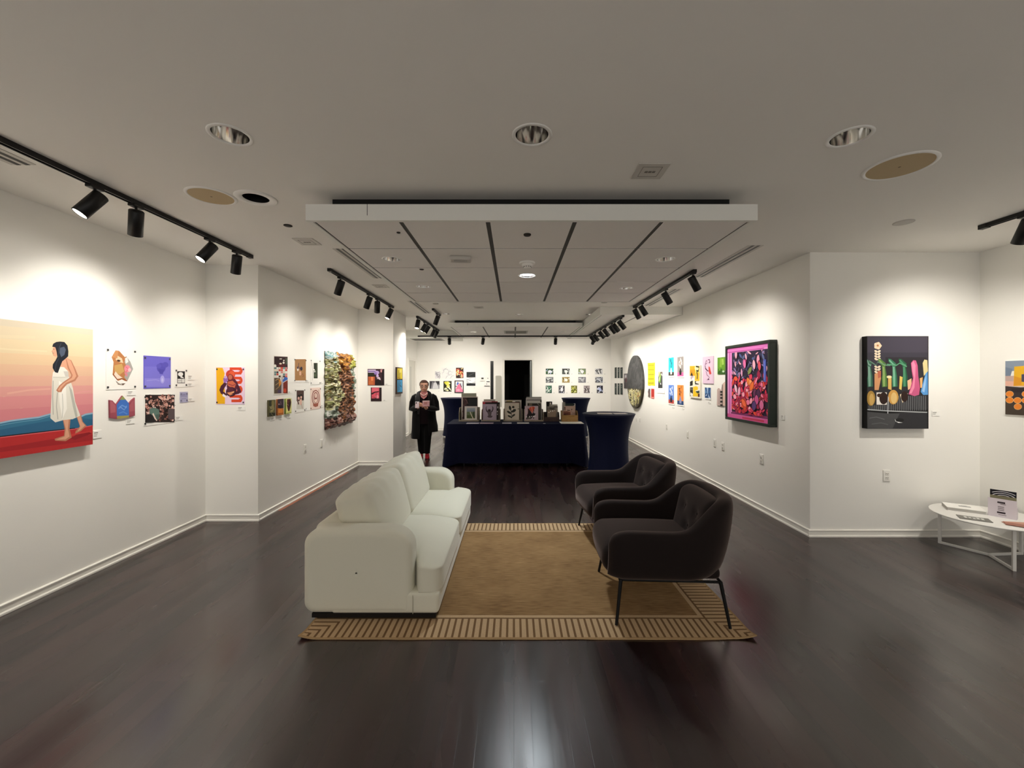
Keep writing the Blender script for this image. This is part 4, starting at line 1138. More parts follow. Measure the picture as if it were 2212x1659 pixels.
CV += [('5a4a3a', 'P', [(215, 745), (330, 745), (370, 850), (380, 1070), (215, 1075)]), ('d98a2c', 'P', [(310, 770), (345, 790), (372, 860), (330, 920), (318, 930)]), ('b8b0b8', 'P', [(370, 740), (395, 700), (400, 1075), (365, 1075)]), ('3a6ac0', 'P', [(395, 790), (440, 720), (500, 740), (500, 780), (400, 835)]), ('7a2c20', 'P', [(405, 850), (500, 790), (500, 1070), (405, 1070)]), ('c94a30', 'E', (440, 1010, 30, 46)), ('c9a878', 'S', .008, [(240, 800), (310, 760)]), ('b89a6a', 'S', .008, [(240, 900), (330, 830)]), ('a98a60', 'S', .008, [(245, 990), (330, 920)]), ('4a3a5a', 'P', [(290, 1000), (360, 990), (350, 1060), (290, 1060)])]
art('art_print', 'tall busy print of a fairground with dark top and coloured booths', 'print', 'B', ZG, (208, 285, 502, 1095), CV, 'e9e4da')
caption('B', ZG, 512, 1025, 582, 1070, 'at the lower right of the fairground print')
art('art_print', 'tan print with a small dark figure and scattered shapes', 'print', 'B', ZG, (638, 335, 895, 835), [('a87c50', 'R', (652, 350, 885, 800)), ('3a3048', 'S', .012, [(738, 430), (730, 490), (760, 560)]), ('2a2438', 'E', (788, 550, 26, 42)), ('efe3d8', 'E', (715, 560, 18, 44)), ('3a3048', 'E', (715, 530, 16, 26)), ('e0b096', 'R', (748, 610, 785, 690)), ('8a4a38', 'S', .012, [(800, 690), (820, 650), (838, 700), (815, 720)])], tack='3a3a3a')
caption('B', ZG, 895, 785, 962, 832, 'at the lower right of the tan print')
art('photo_print', 'white bordered sheet curling at the bottom with a narrow dark green photo', 'photo', 'B', ZG, (985, 355, 1190, 885), [('36402f', 'R', (1050, 430, 1132, 755)), ('1e261c', 'R', (1060, 440, 1100, 560)), ('55604a', 'S', .006, [(1110, 440), (1105, 740)]), ('efeee8', 'E', (1060, 572, 12, 16)), ('dfe0d4', 'E', (1072, 608, 14, 22)), ('4a5a40', 'E', (1080, 690, 26, 30)), ('4f5f48', 'S', .005, [(1000, 400), (1030, 600), (1018, 800)])], tack='5a5a5a')
caption('B', ZG, 1190, 825, 1245, 866, 'at the lower right of the narrow green photo')
art('art_print', 'white bordered painting of two seated people before a brown wall', 'print', 'B', ZG, (655, 972, 870, 1470), [('4f3a34', 'R', (690, 1008, 842, 1235)), ('d8d4c8', 'P', [(690, 1290), (740, 1235), (842, 1215), (842, 1405), (690, 1405)]), ('15100f', 'E', (735, 1140, 26, 40)), ('15100f', 'E', (785, 1125, 30, 36)), ('15100f', 'P', [(800, 1120), (830, 1170), (826, 1210), (800, 1200)]), ('e3b4a2', 'E', (733, 1175, 20, 32)), ('e3b4a2', 'E', (785, 1155, 18, 30)), ('e8beac', 'P', [(755, 1200), (800, 1190), (800, 1290), (770, 1330), (750, 1280)]), ('6a4a40', 'P', [(690, 1200), (720, 1210), (745, 1300), (720, 1310)]), ('a86a58', 'S', .008, [(790, 1290), (810, 1390)])], tack='3a3a3a')
caption('B', ZG, 872, 1370, 935, 1425, 'at the lower right of the two seated people')
OV = [('8a4a40', 'E', (1092, 1160, 85, 160)), ('f0d8cc', 'E', (1092, 1160, 70, 138)), ('94564a', 'E', (1092, 1160, 56, 118)), ('f0d8cc', 'E', (1092, 1165, 44, 98)), ('8a4a40', 'E', (1092, 1160, 32, 74)), ('efd4c6', 'E', (1095, 1130, 18, 40)), ('efd4c6', 'P', [(1070, 1200), (1115, 1190), (1100, 1290)]), ('a05a4c', 'P', [(1035, 1290), (1150, 1270), (1140, 1340), (1090, 1360), (1040, 1340)]), ('7a3e36', 'S', .008, [(1150, 990), (1165, 1050)]), ('7a3e36', 'S', .008, [(1040, 1000), (1030, 1050)])]
art('art_print', 'pale pink sheet with a brown oval wreath print', 'print', 'B', ZG, (980, 950, 1198, 1405), OV, 'f0d8cc', tack='3a3a3a')
caption('B', ZG, 1205, 1310, 1255, 1362, 'at the right of the brown oval wreath print')
art('small_painting', 'leftmost of three small paintings in a row, olive with a pale figure', 'painting', 'B', ZG, (105, 1210, 244, 1555), [('3a3a28', 'R', (108, 1214, 160, 1340)), ('8a8250', 'E', (188, 1280, 28, 60)), ('9a9060', 'P', [(150, 1340), (200, 1300), (220, 1400), (180, 1470), (130, 1480)]), ('c4b890', 'S', .008, [(130, 1350), (170, 1440)]), ('2c2a1c', 'R', (110, 1480, 240, 1550)), ('8a8a5a', 'S', .006, [(150, 1490), (190, 1540)]), ('1f1f14', 'S', .008, [(140, 1420), (175, 1400)])], '6a6640', .02, '4f4a30')
art('small_painting', 'middle of three small paintings in a row, dark above orange', 'painting', 'B', ZG, (288, 1190, 418, 1530), [('3a2a38', 'R', (290, 1195, 416, 1370)), ('c47a34', 'R', (290, 1385, 416, 1530)), ('e08a3a', 'E', (350, 1450, 44, 60)), ('8a6a78', 'S', .010, [(350, 1240), (360, 1290), (345, 1340)]), ('d9b0a0', 'E', (318, 1300, 12, 12)), ('1c1420', 'E', (350, 1355, 40, 36)), ('a0522a', 'S', .01, [(300, 1500), (400, 1490)])], '4a3038', .02, '9a5a2a')
art('small_painting', 'rightmost of three small paintings in a row, dark red on pale yellow', 'painting', 'B', ZG, (462, 1180, 582, 1500), [('4a2018', 'P', [(490, 1195), (560, 1190), (575, 1260), (560, 1360), (535, 1450), (510, 1440), (485, 1330)]), ('7a3a28', 'S', .012, [(510, 1210), (525, 1330)]), ('b88a78', 'S', .006, [(490, 1300), (530, 1330)]), ('2a1410', 'E', (540, 1300, 20, 50)), ('6a8a3a', 'S', .008, [(465, 1490), (465, 1250)]), ('5f7a34', 'S', .006, [(470, 1495), (580, 1470)])], 'e0dc8a', .02, '7a8a40')
caption('B', ZG, 138, 1580, 234, 1640, 'under the leftmost small olive painting')
caption('B', ZG, 325, 1568, 412, 1618, 'under the middle small dark and orange painting')
caption('B', ZG, 490, 1540, 576, 1590, 'under the rightmost small dark red painting')
# ruffled hanging
def hanging():
    z0, z1 = 1.12, 2.04
    Ya, Yb = 2.86 * F / (VX - 703), 2.86 * F / (VX - 763)
    z1 = unp('B', 733, 762, .05)[1]; z0 = unp('B', 733, 922, .05)[1]
    w, h = Yb - Ya, z1 - z0
    nx, ny = 44, 84
    pal = {'g': ['8f9a5c', 'd9dca0', 'b9b878', '6a6238', 'efeec8', 'a08a50', '3c361f'], 'b': ['6a3f26', '8a5a34', 'c08a6a', '3a2418', 'a86a3c', '56321f', 'd0a88a'], 't': ['a9cbd2', '7fb0b4', 'd7e4e0', '5a8a80', 'eef2ec'], 'o': ['b8722c', 'd99a3c', '8a4f1e', '6a3a18'], 'y': ['c9c040', '9aa038', 'e0d870', '6c7a30'], 'p': ['c9988c', 'e0b4a4', '7a4a40', '4a302a', 'a8705c'], 'w': ['dfe6dc', 'a8b8a4', '6f8068', 'f2f2ec']}
    q = random.Random(11)
    pos = []; cols = []
    for j in range(ny + 1):
        for i in range(nx + 1):
            u, v = i / nx, j / ny
            n1 = noise.noise((u * 7, v * 10, 3)); n2 = noise.noise((u * 19, v * 26, 9)); n3 = noise.noise((u * 3, v * 5, 21))
            eu = .035 * noise.noise((v * 14, (0 if u < .5 else 5), 2)) * (abs(2 * u - 1) ** 3)
            ev = .02 * noise.noise((u * 11, (0 if v < .5 else 7), 4)) * (abs(2 * v - 1) ** 6)
            rim = min(1, min(u, 1 - u) * 12) * min(1, min(v, 1 - v) * 18)
            dep = .012 + rim * (.030 + .045 * abs(n1) * 2 + .036 * abs(n2) * 2 + (.03 if v < .2 else 0) * (1 - v / .2))
            pos.append(((u + eu - .5) * w + .006 * n2, -dep, (v + ev) * h + .008 * n1))
    mb = MB()
    for j in range(ny):
        for i in range(nx):
            u, v = i / nx + .20 * noise.noise((i * .09, j * .07, 1)), j / ny + .10 * noise.noise((i * .12, j * .12, 6))
            if v > .9: z = 't' if u < .42 else ('o' if u < .75 else 'y')
            elif u < .40: z = 'g' if v > .28 else ('w' if v > .16 else 'p')
            elif v > .78: z = 'o' if u < .72 else 'y'
            elif u > .86 and v > .35: z = 'w'
            elif v < .14: z = 'p' if u > .35 else 'w'
            else: z = 'b'
            t_ = noise.noise((i * .42, j * .26, 4)) * .7 + .5 + .35 * noise.noise((i * .9, j * .8, 8))
            k = pal[z][int(max(0, min(.999, t_)) * len(pal[z]))]
            k = ''.join('%02x' % int(int(k[c:c + 2], 16) * .80) for c in (0, 2, 4))
            a = j * (nx + 1) + i
            mb.v = pos; mb.f.append([a, a + 1, a + nx + 2, a + nx + 1]); mb.mi.append(mb.m(flat(k, .45, .4))); mb.sm.append(True)
    base_n = len(pos); mb.v = pos + [(x * .98, 0, z_) for x, y, z_ in pos]
    edge = list(range(nx + 1)) + [j * (nx + 1) + nx for j in range(1, ny + 1)] + [ny * (nx + 1) + i for i in range(nx - 1, -1, -1)] + [j * (nx + 1) for j in range(ny - 1, 0, -1)]
    for a, b in zip(edge, edge[1:] + edge[:1]):
        mb.f.append([b, a, a + base_n, b + base_n]); mb.mi.append(mb.m(flat('3a2f24', .8))); mb.sm.append(False)
    mb.f.append([e + base_n for e in edge][::-1]); mb.mi.append(mb.m(flat('3a2f24', .8))); mb.sm.append(False)
    loc, rz = wall_place('B', (Ya + Yb) / 2, z0, .0006)
    tag(mb.build('wall_hanging', loc=loc, rz=rz), 'tall ruffled brown, green and cream textile hanging with crumpled surface', 'wall hanging')
hanging()

def outlet(wall, zm, x0, y0, x1, y1, label, kind='outlet'):
    xm = (x0 + x1) / 2
    ua, ub = unp(wall, *zm(x0, y0))[0], unp(wall, *zm(x1, y0))[0]; za, zb = unp(wall, *zm(xm, y1))[1], unp(wall, *zm(xm, y0))[1]
    um, zm_ = (ua + ub) / 2, (za + zb) / 2
    loc, rz = wall_place(wall, um, zm_ - .0575)
    t = empty('power_outlet' if kind == 'outlet' else 'wall_plate', loc, rz, label, 'outlet' if kind == 'outlet' else 'wall plate', 'outlets and plates low on the walls')
    MB().rbox(0, -.004, .0575, .072, .008, .115, .0035, flat('efede6', .35, .45), 3).build('plate', t)
    if kind == 'outlet':
        for zz in (.036, .079):
            o = MB().rbox(0, -.0085, zz, .034, .005, .029, .002, flat('e3e0d8', .4), 3).build('socket', t)
            MB().box(-.009, -.0115, zz - .002, -.006, -.010, zz + .008, dk2).box(.006, -.0115, zz - .002, .009, -.010, zz + .008, dk2).box(-.002, -.0115, zz - .010, .002, -.010, zz - .006, dk2).build('slot', o)
    else:
        MB().box(-.016, -.0095, .025, .016, -.0075, .09, flat('dedbd3', .4)).build('insert', t)
outlet('B', Z1_, 654, 957, 663, 981, 'white power outlet below the two seated people print')
outlet('B', Z1_, 691, 946, 697, 969, 'white blank plate just left of the ruffled hanging shadow', 'plate')

# ---- jog wall and pillar side
art('photo_print', 'larger purple and orange photo of a person in a dim room', 'photo', 'r2', ZC, (98, 1085, 345, 1330), [('3a2028', 'R', (98, 1085, 345, 1330)), ('d8c8e4', 'R', (104, 1096, 220, 1112)), ('6a4a98', 'R', (104, 1114, 218, 1124)), ('c9b8dc', 'R', (104, 1126, 214, 1140)), ('2a2a1c', 'R', (104, 1145, 205, 1195)), ('b85a34', 'R', (106, 1200, 205, 1326)), ('e08a5a', 'R', (148, 1205, 180, 1260)), ('c46a3c', 'R', (112, 1262, 180, 1318)), ('b49ad0', 'E', (235, 1140, 36, 28)), ('8a70b8', 'E', (215, 1150, 22, 20)), ('c9b0dc', 'E', (245, 1190, 18, 26)), ('d8c4d0', 'E', (265, 1240, 26, 34)), ('1a1012', 'P', [(215, 1260), (250, 1230), (300, 1260), (310, 1328), (212, 1328)]), ('d89a9a', 'R', (290, 1092, 325, 1135)), ('1c1014', 'R', (312, 1100, 342, 1326)), ('a8908c', 'E', (240, 1210, 10, 10))], '3a2028', .006)
caption('r2', ZC, 360, 1305, 428, 1328, 'at the right of the purple and orange photo')
art('photo_print', 'smaller red photo of a hand and dark shapes below the purple photo', 'photo', 'r2', ZC, (145, 1362, 305, 1567), [('d8586a', 'R', (158, 1365, 270, 1525)), ('e06a78', 'E', (210, 1400, 50, 28)), ('3a1c20', 'P', [(150, 1450), (200, 1425), (268, 1415), (262, 1432), (210, 1440), (165, 1470)]), ('2a1a1c', 'R', (270, 1365, 302, 1565)), ('2e1a1e', 'P', [(148, 1540), (215, 1520), (302, 1550), (302, 1566), (148, 1566)]), ('e88a98', 'E', (240, 1500, 24, 26)), ('5a2028', 'S', .008, [(225, 1440), (228, 1530)]), ('a83a4a', 'S', .01, [(165, 1500), (215, 1515)])], '3a1c20', .006)
caption('r2', ZC, 330, 1545, 388, 1565, 'at the right of the red photo')
art('painting', 'tall narrow canvas, yellow above and blue below, with dark palm trees', 'painting', 'C', ZC, (536, 1062, 620, 1455), [('e8d23c', 'R', (541, 1075, 615, 1235)), ('4aa8dc', 'R', (541, 1250, 615, 1430)), ('2c241a', 'S', .03, [(560, 1100), (566, 1240), (552, 1420)]), ('3a2e1a', 'S', .02, [(590, 1110), (575, 1170), (582, 1235)]), ('f2e47a', 'E', (590, 1120, 14, 26)), ('1c4468', 'S', .025, [(590, 1280), (580, 1330), (600, 1350)]), ('7cc8ee', 'S', .02, [(600, 1370), (605, 1420)]), ('1a2a3a', 'S', .02, [(575, 1260), (570, 1400)]), ('b8842c', 'S', .02, [(548, 1210), (575, 1225)])], '3a2a22', .03)

# ---- back wall, left group
art('art_print', 'small pencil sketch of a face beside a larger line drawing', 'drawing', 'back', ZC, (1105, 1123, 1186, 1228), squig(['8a8890', 'a5a3ab'], 16, 1115, 1135, 1178, 1215, 10, .012, 31) + [('77757d', 'W', .012, [(.25, .8), (.3, .4), (.5, .12), (.75, .3), (.8, .7)]), ('8f8d95', 'W', .01, [(.35, .5), (.45, .4), (.6, .5)])], 'e3e0e2')
art('art_print', 'large pale line drawing of curving outlines', 'drawing', 'back', ZC, (1200, 1068, 1385, 1226), squig(['b9b7bd', 'c9c7cc', 'a9a7b0'], 14, 1220, 1085, 1370, 1205, 16, .008, 33) + [('a5a3ad', 'W', .010, [(.15, .7), (.3, .88), (.5, .85), (.6, .65), (.5, .5), (.65, .3), (.85, .4)])], 'eeecea')
art('painting', 'red, yellow and black abstract painting in the upper row of the back left group', 'painting', 'back', ZC, (1417, 1067, 1527, 1218), [('3a1c18', 'R', (1420, 1070, 1524, 1215))] + scatter(['b83a2c', 'e0c04a', 'f0e6c8', 'd88a7a', '2a1a18'], 26, 1428, 1080, 1516, 1205, 8, 18, 41) + squig(['c94a34', '1a1210', 'f0dca0'], 10, 1430, 1080, 1515, 1200, 14, .02, 43), '2a1a1a', .02)
art('photo_print', 'black and white tall photo of white rock against a dark sky', 'photo', 'back', ZC, (1570, 1126, 1712, 1348), [('26282a', 'R', (1574, 1130, 1708, 1210)), ('4a4c4e', 'S', .02, [(1610, 1185), (1660, 1160), (1700, 1140)]), ('c9cacc', 'R', (1574, 1210, 1708, 1310)), ('f2f2f2', 'P', [(1574, 1215), (1620, 1230), (1700, 1210), (1705, 1270), (1640, 1300), (1590, 1270)]), ('3a3c3e', 'R', (1574, 1300, 1708, 1336)), ('8a8c90', 'S', .015, [(1580, 1245), (1640, 1255)]), ('1c1e20', 'P', [(1574, 1310), (1640, 1296), (1708, 1320), (1708, 1337), (1574, 1337)])], 'f4f3f0')
art('photo_print', 'wide black and white photo of a pale dress beside the standing person', 'photo', 'back', ZC, (1010, 1262, 1178, 1396), [('3c3a40', 'R', (1022, 1266, 1172, 1382)), ('8a888e', 'P', [(1060, 1290), (1080, 1270), (1075, 1380), (1040, 1382)]), ('d4d2d6', 'P', [(1085, 1290), (1120, 1285), (1150, 1340), (1155, 1380), (1065, 1380)]), ('26242a', 'R', (1140, 1268, 1160, 1300)), ('b9b7bc', 'R', (1098, 1268, 1112, 1290)), ('a3a1a8', 'P', [(1150, 1310), (1172, 1330), (1172, 1380), (1155, 1380)])], 'f4f3f0')
art('photo_print', 'yellow and black print of flowers in the lower row of the back left group', 'print', 'back', ZC, (1222, 1262, 1360, 1440), [('2c2c1c', 'R', (1230, 1266, 1352, 1424)), ('e6e05a', 'E', (1290, 1300, 34, 28)), ('e8e27a', 'E', (1300, 1345, 26, 24)), ('d8d24a', 'E', (1262, 1290, 20, 16)), ('f4f4d8', 'P', [(1295, 1340), (1330, 1370), (1352, 1420), (1330, 1400), (1300, 1370)]), ('f0f0d0', 'E', (1265, 1385, 22, 20)), ('dfe0b0', 'E', (1290, 1405, 18, 12)), ('3a3a1c', 'E', (1268, 1390, 8, 8)), ('efeec8', 'E', (1320, 1300, 14, 10))], 'f4f3f0')
art('painting', 'dark framed painting of a pink peak with blue patches', 'painting', 'back', ZC, (1396, 1258, 1530, 1442), [('e9e6e4', 'R', (1410, 1270, 1518, 1430)), ('e87a9c', 'P', [(1410, 1428), (1412, 1390), (1440, 1330), (1468, 1300), (1490, 1350), (1518, 1400), (1518, 1428)]), ('4a6ac8', 'P', [(1425, 1320), (1440, 1275), (1462, 1300), (1440, 1325)]), ('2a2030', 'P', [(1410, 1340), (1432, 1335), (1420, 1360)]), ('3a2c38', 'S', .025, [(1480, 1300), (1500, 1360)]), ('c9d4ec', 'S', .02, [(1495, 1290), (1512, 1340)]), ('f3a8bc', 'E', (1450, 1400, 26, 16))], '2a1620', .025)
for x, y, w in ((1180, 1240, 'under the small face sketch'), (1375, 1240, 'under the large pale line drawing'), (1175, 1418, 'under the pale dress photo'), (1352, 1455, 'under the yellow flower print'), (1708, 1370, 'under the white rock photo')):
    caption('back', ZC, x - 22, y - 7, x + 8, y + 6, w)
# thermostat, switch, notice, black slot panel, grey patch
def wallbox(name, cat, label, wall, zm, x0, y0, x1, y1, fn):
    xm = (x0 + x1) / 2
    ua, ub = unp(wall, *zm(x0, y0))[0], unp(wall, *zm(x1, y0))[0]; za, zb = unp(wall, *zm(xm, y1))[1], unp(wall, *zm(xm, y0))[1]
    loc, rz = wall_place(wall, (ua + ub) / 2, za)
    t = empty(name, loc, rz, label, cat); fn(t, ub - ua, zb - za); return t
def thermo(t, w, h):
    MB().rbox(0, -.014, h / 2, w, .028, h, .012, flat('eeece6', .4), 4).build('housing', t)
    MB().box(-w * .24, -.0295, h * .5, w * .18, -.027, h * .8, dk2).build('screen', t)
wallbox('thermostat', 'thermostat', 'white thermostat with dark screen on the back wall', 'back', ZM, 95, 745, 258, 880, thermo)
def switch(t, w, h):
    MB().rbox(0, -.004, h / 2, w, .008, h, .003, WHITE, 3).build('plate', t)
    MB().box(-w * .25, -.012, h * .35, w * .25, -.007, h * .65, flat('8d8a84', .5)).build('toggle', t)
wallbox('light_switch', 'switch', 'small light switch right of the thermostat', 'back', ZM, 298, 750, 362, 832, switch)
def notice(t, w, h):
    MB().rbox(0, -.006, h / 2, w, .012, h, .003, WHITE, 3).build('housing', t)
    MB().box(-w * .1, -.0135, h * .78, w * .48, -.0115, h * .94, dk2).build('display', t)
    MB().box(-w * .12, -.0135, h * .32, -w * .02, -.0115, h * .55, flat('77747a', .5)).build('button', t)
    MB().box(-w * .5, -.018, -.0, w * .5, -.0, h * .10, flat('4a4844', .5)).build('ledge', t)
wallbox('control_panel', 'control panel', 'white control panel with dark display under the light switch', 'back', ZM, 224, 870, 388, 1030, notice)
def blk(t, w, h):
    MB().box(-w / 2 - .012, -.012, -.01, w / 2 + .012, 0, h + .012, TRIM).build('surround', t)
    MB().box(-w / 2, -.0135, 0, w / 2, -.011, h, flat('0c0f0d', .2, .5)).build('glass', t)
wallbox('sidelight_window', 'window', 'tall narrow black window strip on the back wall left of the doorway', 'back', ZM, 408, 275, 498, 1415, blk)
def gp(t, w, h):
    n = 10; o = [(-w / 2, 0), (w / 2, 0)] + [(w / 2 - .05 + .05 * math.cos(PI / 2 * k / n), h - .05 + .05 * math.sin(PI / 2 * k / n)) for k in range(n + 1)] + [(-w / 2 + .03 - .03 * math.sin(PI / 2 * k / n), h - .03 + .03 * math.cos(PI / 2 * k / n)) for k in range(n + 1)]
    m_ = len(o); MB().add([(a, -.02, b) for a, b in o] + [(a, 0, b) for a, b in o], [list(range(m_))] + [(i, m_ + i, m_ + (i + 1) % m_, (i + 1) % m_) for i in range(m_)], flat('b3b1a6', .6)).build('board', t)
wallbox('display_board', 'board', 'plain grey board with rounded top leaning at the back wall by the doorway', 'back', ZM, 560, 712, 740, 1640, gp)

# ---- back wall, right group of thirteen photographs
ph = []
for r, (y0, y1, xs, w) in enumerate(((1080, 1164, (546, 790, 1032, 1282), 112), (1206, 1290, (546, 790, 1032, 1284), 112), (1334, 1446, (546, 738, 924, 1112, 1308), 90))):
    for i, x in enumerate(xs): ph.append((r, i, x, y0, x + w, y1))
desc = ['with green leaves around a white shape', 'of a white form on dark grey', 'of pale rocks under green trees', 'of black scribbled branches on white',
        'of white curves on grey', 'of a white flower on tan', 'of soft grey clouds', 'of grey figures by a post',
        'of dark green fern leaves', 'of a white plume on purple grey', 'of yellow green foliage', 'of grey folded cloth', 'of a pale blue figure on dark']
cols = [('2e5230', ['e8ecf4', '1c3018', '6a8a3a', 'a8b4d8'], 'f'), ('3a3e3c', ['e6e8e4', '1e2220', '5a605c'], 'f'), ('7a8a6a', ['f0f0f4', 'c4cade', '9aa86a'], 'f'), ('d9d9d9', ['1c1c20', '3a3a40', 'f4f4f4'], 'b'),
        ('55585a', ['e0e4e4', '8a8e90', '2a2c2e'], 'b'), ('a08a50', ['f4f0e4', '6a5a2c', 'e8dcc0'], 'f'), ('7a7a80', ['b8b8bc', '55555a', 'e4e4e8'], 'f'), ('6a6c70', ['e4e6ec', '3a3c40', 'a8b0c4'], 'b'),
        ('2c5a48', ['e8f0ea', '163a2c', '6a9a80'], 'b'), ('55555a', ['efeff4', '8a88a8', '3a3a3e'], 'f'), ('7a7a2c', ['e8e8a8', '2c300f', 'c0c450'], 'b'), ('a89c9c', ['3a3434', 'e8e0e0', '7a6e6e'], 'b'), ('2a2a34', ['c4ccec', '5a5a70', 'e4e8f4'], 'f')]
ordn = ['first', 'second', 'third', 'fourth', 'fifth']
for k, (r, i, x0, y0, x1, y1) in enumerate(ph):
    b, cs, kd = cols[k]
    L_ = [(b, 'R', (x0, y0, x1, y1))]
    q = random.Random(k + 50); w, h = x1 - x0, y1 - y0
    for t_ in range(16): L_.append((q.choice(cs), 'E', (x0 + w * q.uniform(.1, .9), y0 + h * q.uniform(.15, .9), q.uniform(4, 13), q.uniform(4, 15), q.uniform(0, 180), 10)))
    if kd == 'b':
        for t_ in range(7): L_.append((q.choice(cs), 'S', .02, [(x0 + w * q.random(), y0 + h * q.random()) for _ in range(3)]))
    else: L_.append((cs[0], 'E', (x0 + w * .52, y0 + h * .52, w * .22, h * .26, q.uniform(-20, 20))))
    art('photo_print', 'small white bordered photo %s, %s in the %s row' % (desc[k], ordn[i], ('top', 'middle', 'bottom')[r]), 'photo', 'back', ZD, (x0 - 9, y0 - 6, x1 + 9, y1 + 9), L_, 'f3f1ed', group='small photos right of the doorway')
    caption('back', ZD, x1 + 22, y1 - 10, x1 + 60, y1 + 6, 'beside the photo %s' % desc[k])

# ---- right wall
st = 0
for row, (y0, y1) in enumerate(((1062, 1222), (1300, 1468))):
    for i, (xa, xb) in enumerate(((1575, 1602), (1617, 1644), (1658, 1690))):
        art('photo_strip', 'tall dark green photo strip, %s in the %s row of six by the back corner' % (('left', 'middle', 'right')[i], ('upper', 'lower')[row]), 'print', 'R', ZD, (xa, y0, xb, y1), [('33423c', 'V', [(.2, .1), (.7, .2), (.6, .5), (.3, .4)]), ('6a7a74' if (i + row) % 2 else '3a4640', 'V', [(.3, .55), (.8, .6), (.7, .72), (.35, .68)]), ('8a9690' if i else '2a3430', 'V', [(.25, .8), (.6, .75), (.7, .9)])], '1e2926', .008, group='six dark strips by the back corner')
art('photo_print', 'grey and plum picture of a figure just left of the round black and gold piece', 'print', 'R', ZD, (1712, 1155, 1765, 1378), [('8a8488', 'R', (1716, 1165, 1760, 1230)), ('4a4448', 'R', (1716, 1290, 1760, 1370)), ('c9c4c8', 'E', (1738, 1200, 12, 26)), ('5a2c34', 'E', (1745, 1250, 10, 40)), ('2a2428', 'S', .02, [(1725, 1240), (1740, 1300), (1730, 1360)])], '5f585c', .01)
def tondo():
    yc = 10.2; zc = unp('R', 1375, 825, .03)[1]; r = .645; d = .05
    m1 = patch_mat('chalk_black', ['3a3a3a', '464646', '555555'], 5, 1.5, 'linear', rough=.9)
    t = empty('round_relief', (RX - .0006, yc, zc), R(-90), 'large round wall piece, black above and gold patterned below', 'wall art')
    n = 72; zl = -.165
    def seg(up):
        pts = []
        for k in range(n + 1):
            a = 2 * PI * k / n; x, z = r * math.cos(a), r * math.sin(a)
            if (z >= zl) == up: pts.append((a if a >= math.asin(zl / r) - 1e-6 else a, x, z))
        return pts
    a0 = math.asin(zl / r)
    up = [(r * math.cos(a0 + (PI - 2 * a0) * k / 48), r * math.sin(a0 + (PI - 2 * a0) * k / 48)) for k in range(49)]
    lo = [(r * math.cos(PI - a0 + (PI + 2 * a0) * k / 36), r * math.sin(PI - a0 + (PI + 2 * a0) * k / 36)) for k in range(37)]
    def slab(o, m_, dd):
        k = len(o); return MB().add([(x, -dd, z) for x, z in o] + [(x, 0, z) for x, z in o], [list(range(k)), list(range(k, 2 * k))[::-1]] + [(i, k + i, k + (i + 1) % k, (i + 1) % k) for i in range(k)], m_)
    slab(up, m1, d).build('black_panel', t)
    g = slab(lo, flat('3d3620', .5), d)
    q = random.Random(9)
    gm = [flat(h, .35, .5) for h in ('e0d898', 'c9bf70', 'f0eac4', 'b3a85c', 'd8ca88')]
    for i in range(300):
        x, z = q.uniform(-r, r), q.uniform(-r, zl - .02)
        if math.hypot(x, z) > r - .035: continue
        a = q.uniform(-.9, .9) + (.9 if x > 0 else 2.2); pts = []
        for k in range(4): pts.append((x + .03 * k * math.cos(a + .3 * k), z + .03 * k * math.sin(a + .3 * k)))
        if any(p[1] > zl - .01 or math.hypot(*p) > r - .01 for p in pts): continue
        L_, R_ = strip(pts, .026); kk = len(L_)
        g.add([(p[0], -d - .001 - .000012 * i, p[1]) for p in L_ + R_], [(j, j + 1, kk + j + 1, kk + j) for j in range(kk - 1)], q.choice(gm))
    for (x, z) in ((.30, -.24), (.36, -.30), (.27, -.32)):
        L_, R_ = strip([(x, z), (x + .03, z - .03), (x + .08, z - .02)], .02); g.add([(p[0], -d - .008, p[1]) for p in L_ + R_], [(j, j + 1, 3 + j + 1, 3 + j) for j in range(2)], flat('b8642c', .5))
    g.build('gold_panel', t)
tondo()
YL = [('d8cf28', 'R', (118, 420, 272, 960))]
for y in (458, 570, 690, 800, 905):
    for k in range(5): YL.append(('4a4418', 'S', .012, [(128 + k * 27, y + (k % 2) * 14), (138 + k * 27, y - 10), (146 + k * 27, y + 8)]))
art('art_print', 'rough edged bright yellow sheet with five rows of dark marks', 'print', 'R', ZH, (105, 385, 288, 975), YL, 'f0e838', .004, outline=[(105, 385), (200, 392), (286, 384), (288, 680), (280, 740), (288, 975), (200, 960), (150, 972), (108, 958), (112, 700)])
art('wall_relief', 'thin tangled dark wire piece beside the small red sheet', 'relief', 'R', ZH, (112, 1045, 150, 1250), [('2a2422', 'W', .016, [(.5, .05), (.3, .3), (.7, .5), (.4, .75), (.8, .98)]), ('8a3a34', 'W', .012, [(.7, .1), (.5, .4), (.75, .6)])], '6a605c', .02, outline=[(128, 1045), (150, 1048), (146, 1120), (150, 1250), (112, 1250), (122, 1180), (112, 1120)])
art('art_print', 'small plain red sheet under the bright yellow sheet', 'print', 'R', ZH, (192, 1045, 266, 1290), [('b8342c', 'R', (200, 1055, 260, 1240)), ('e8a49c', 'R', (200, 1255, 262, 1280))], 'd8483c', .006)
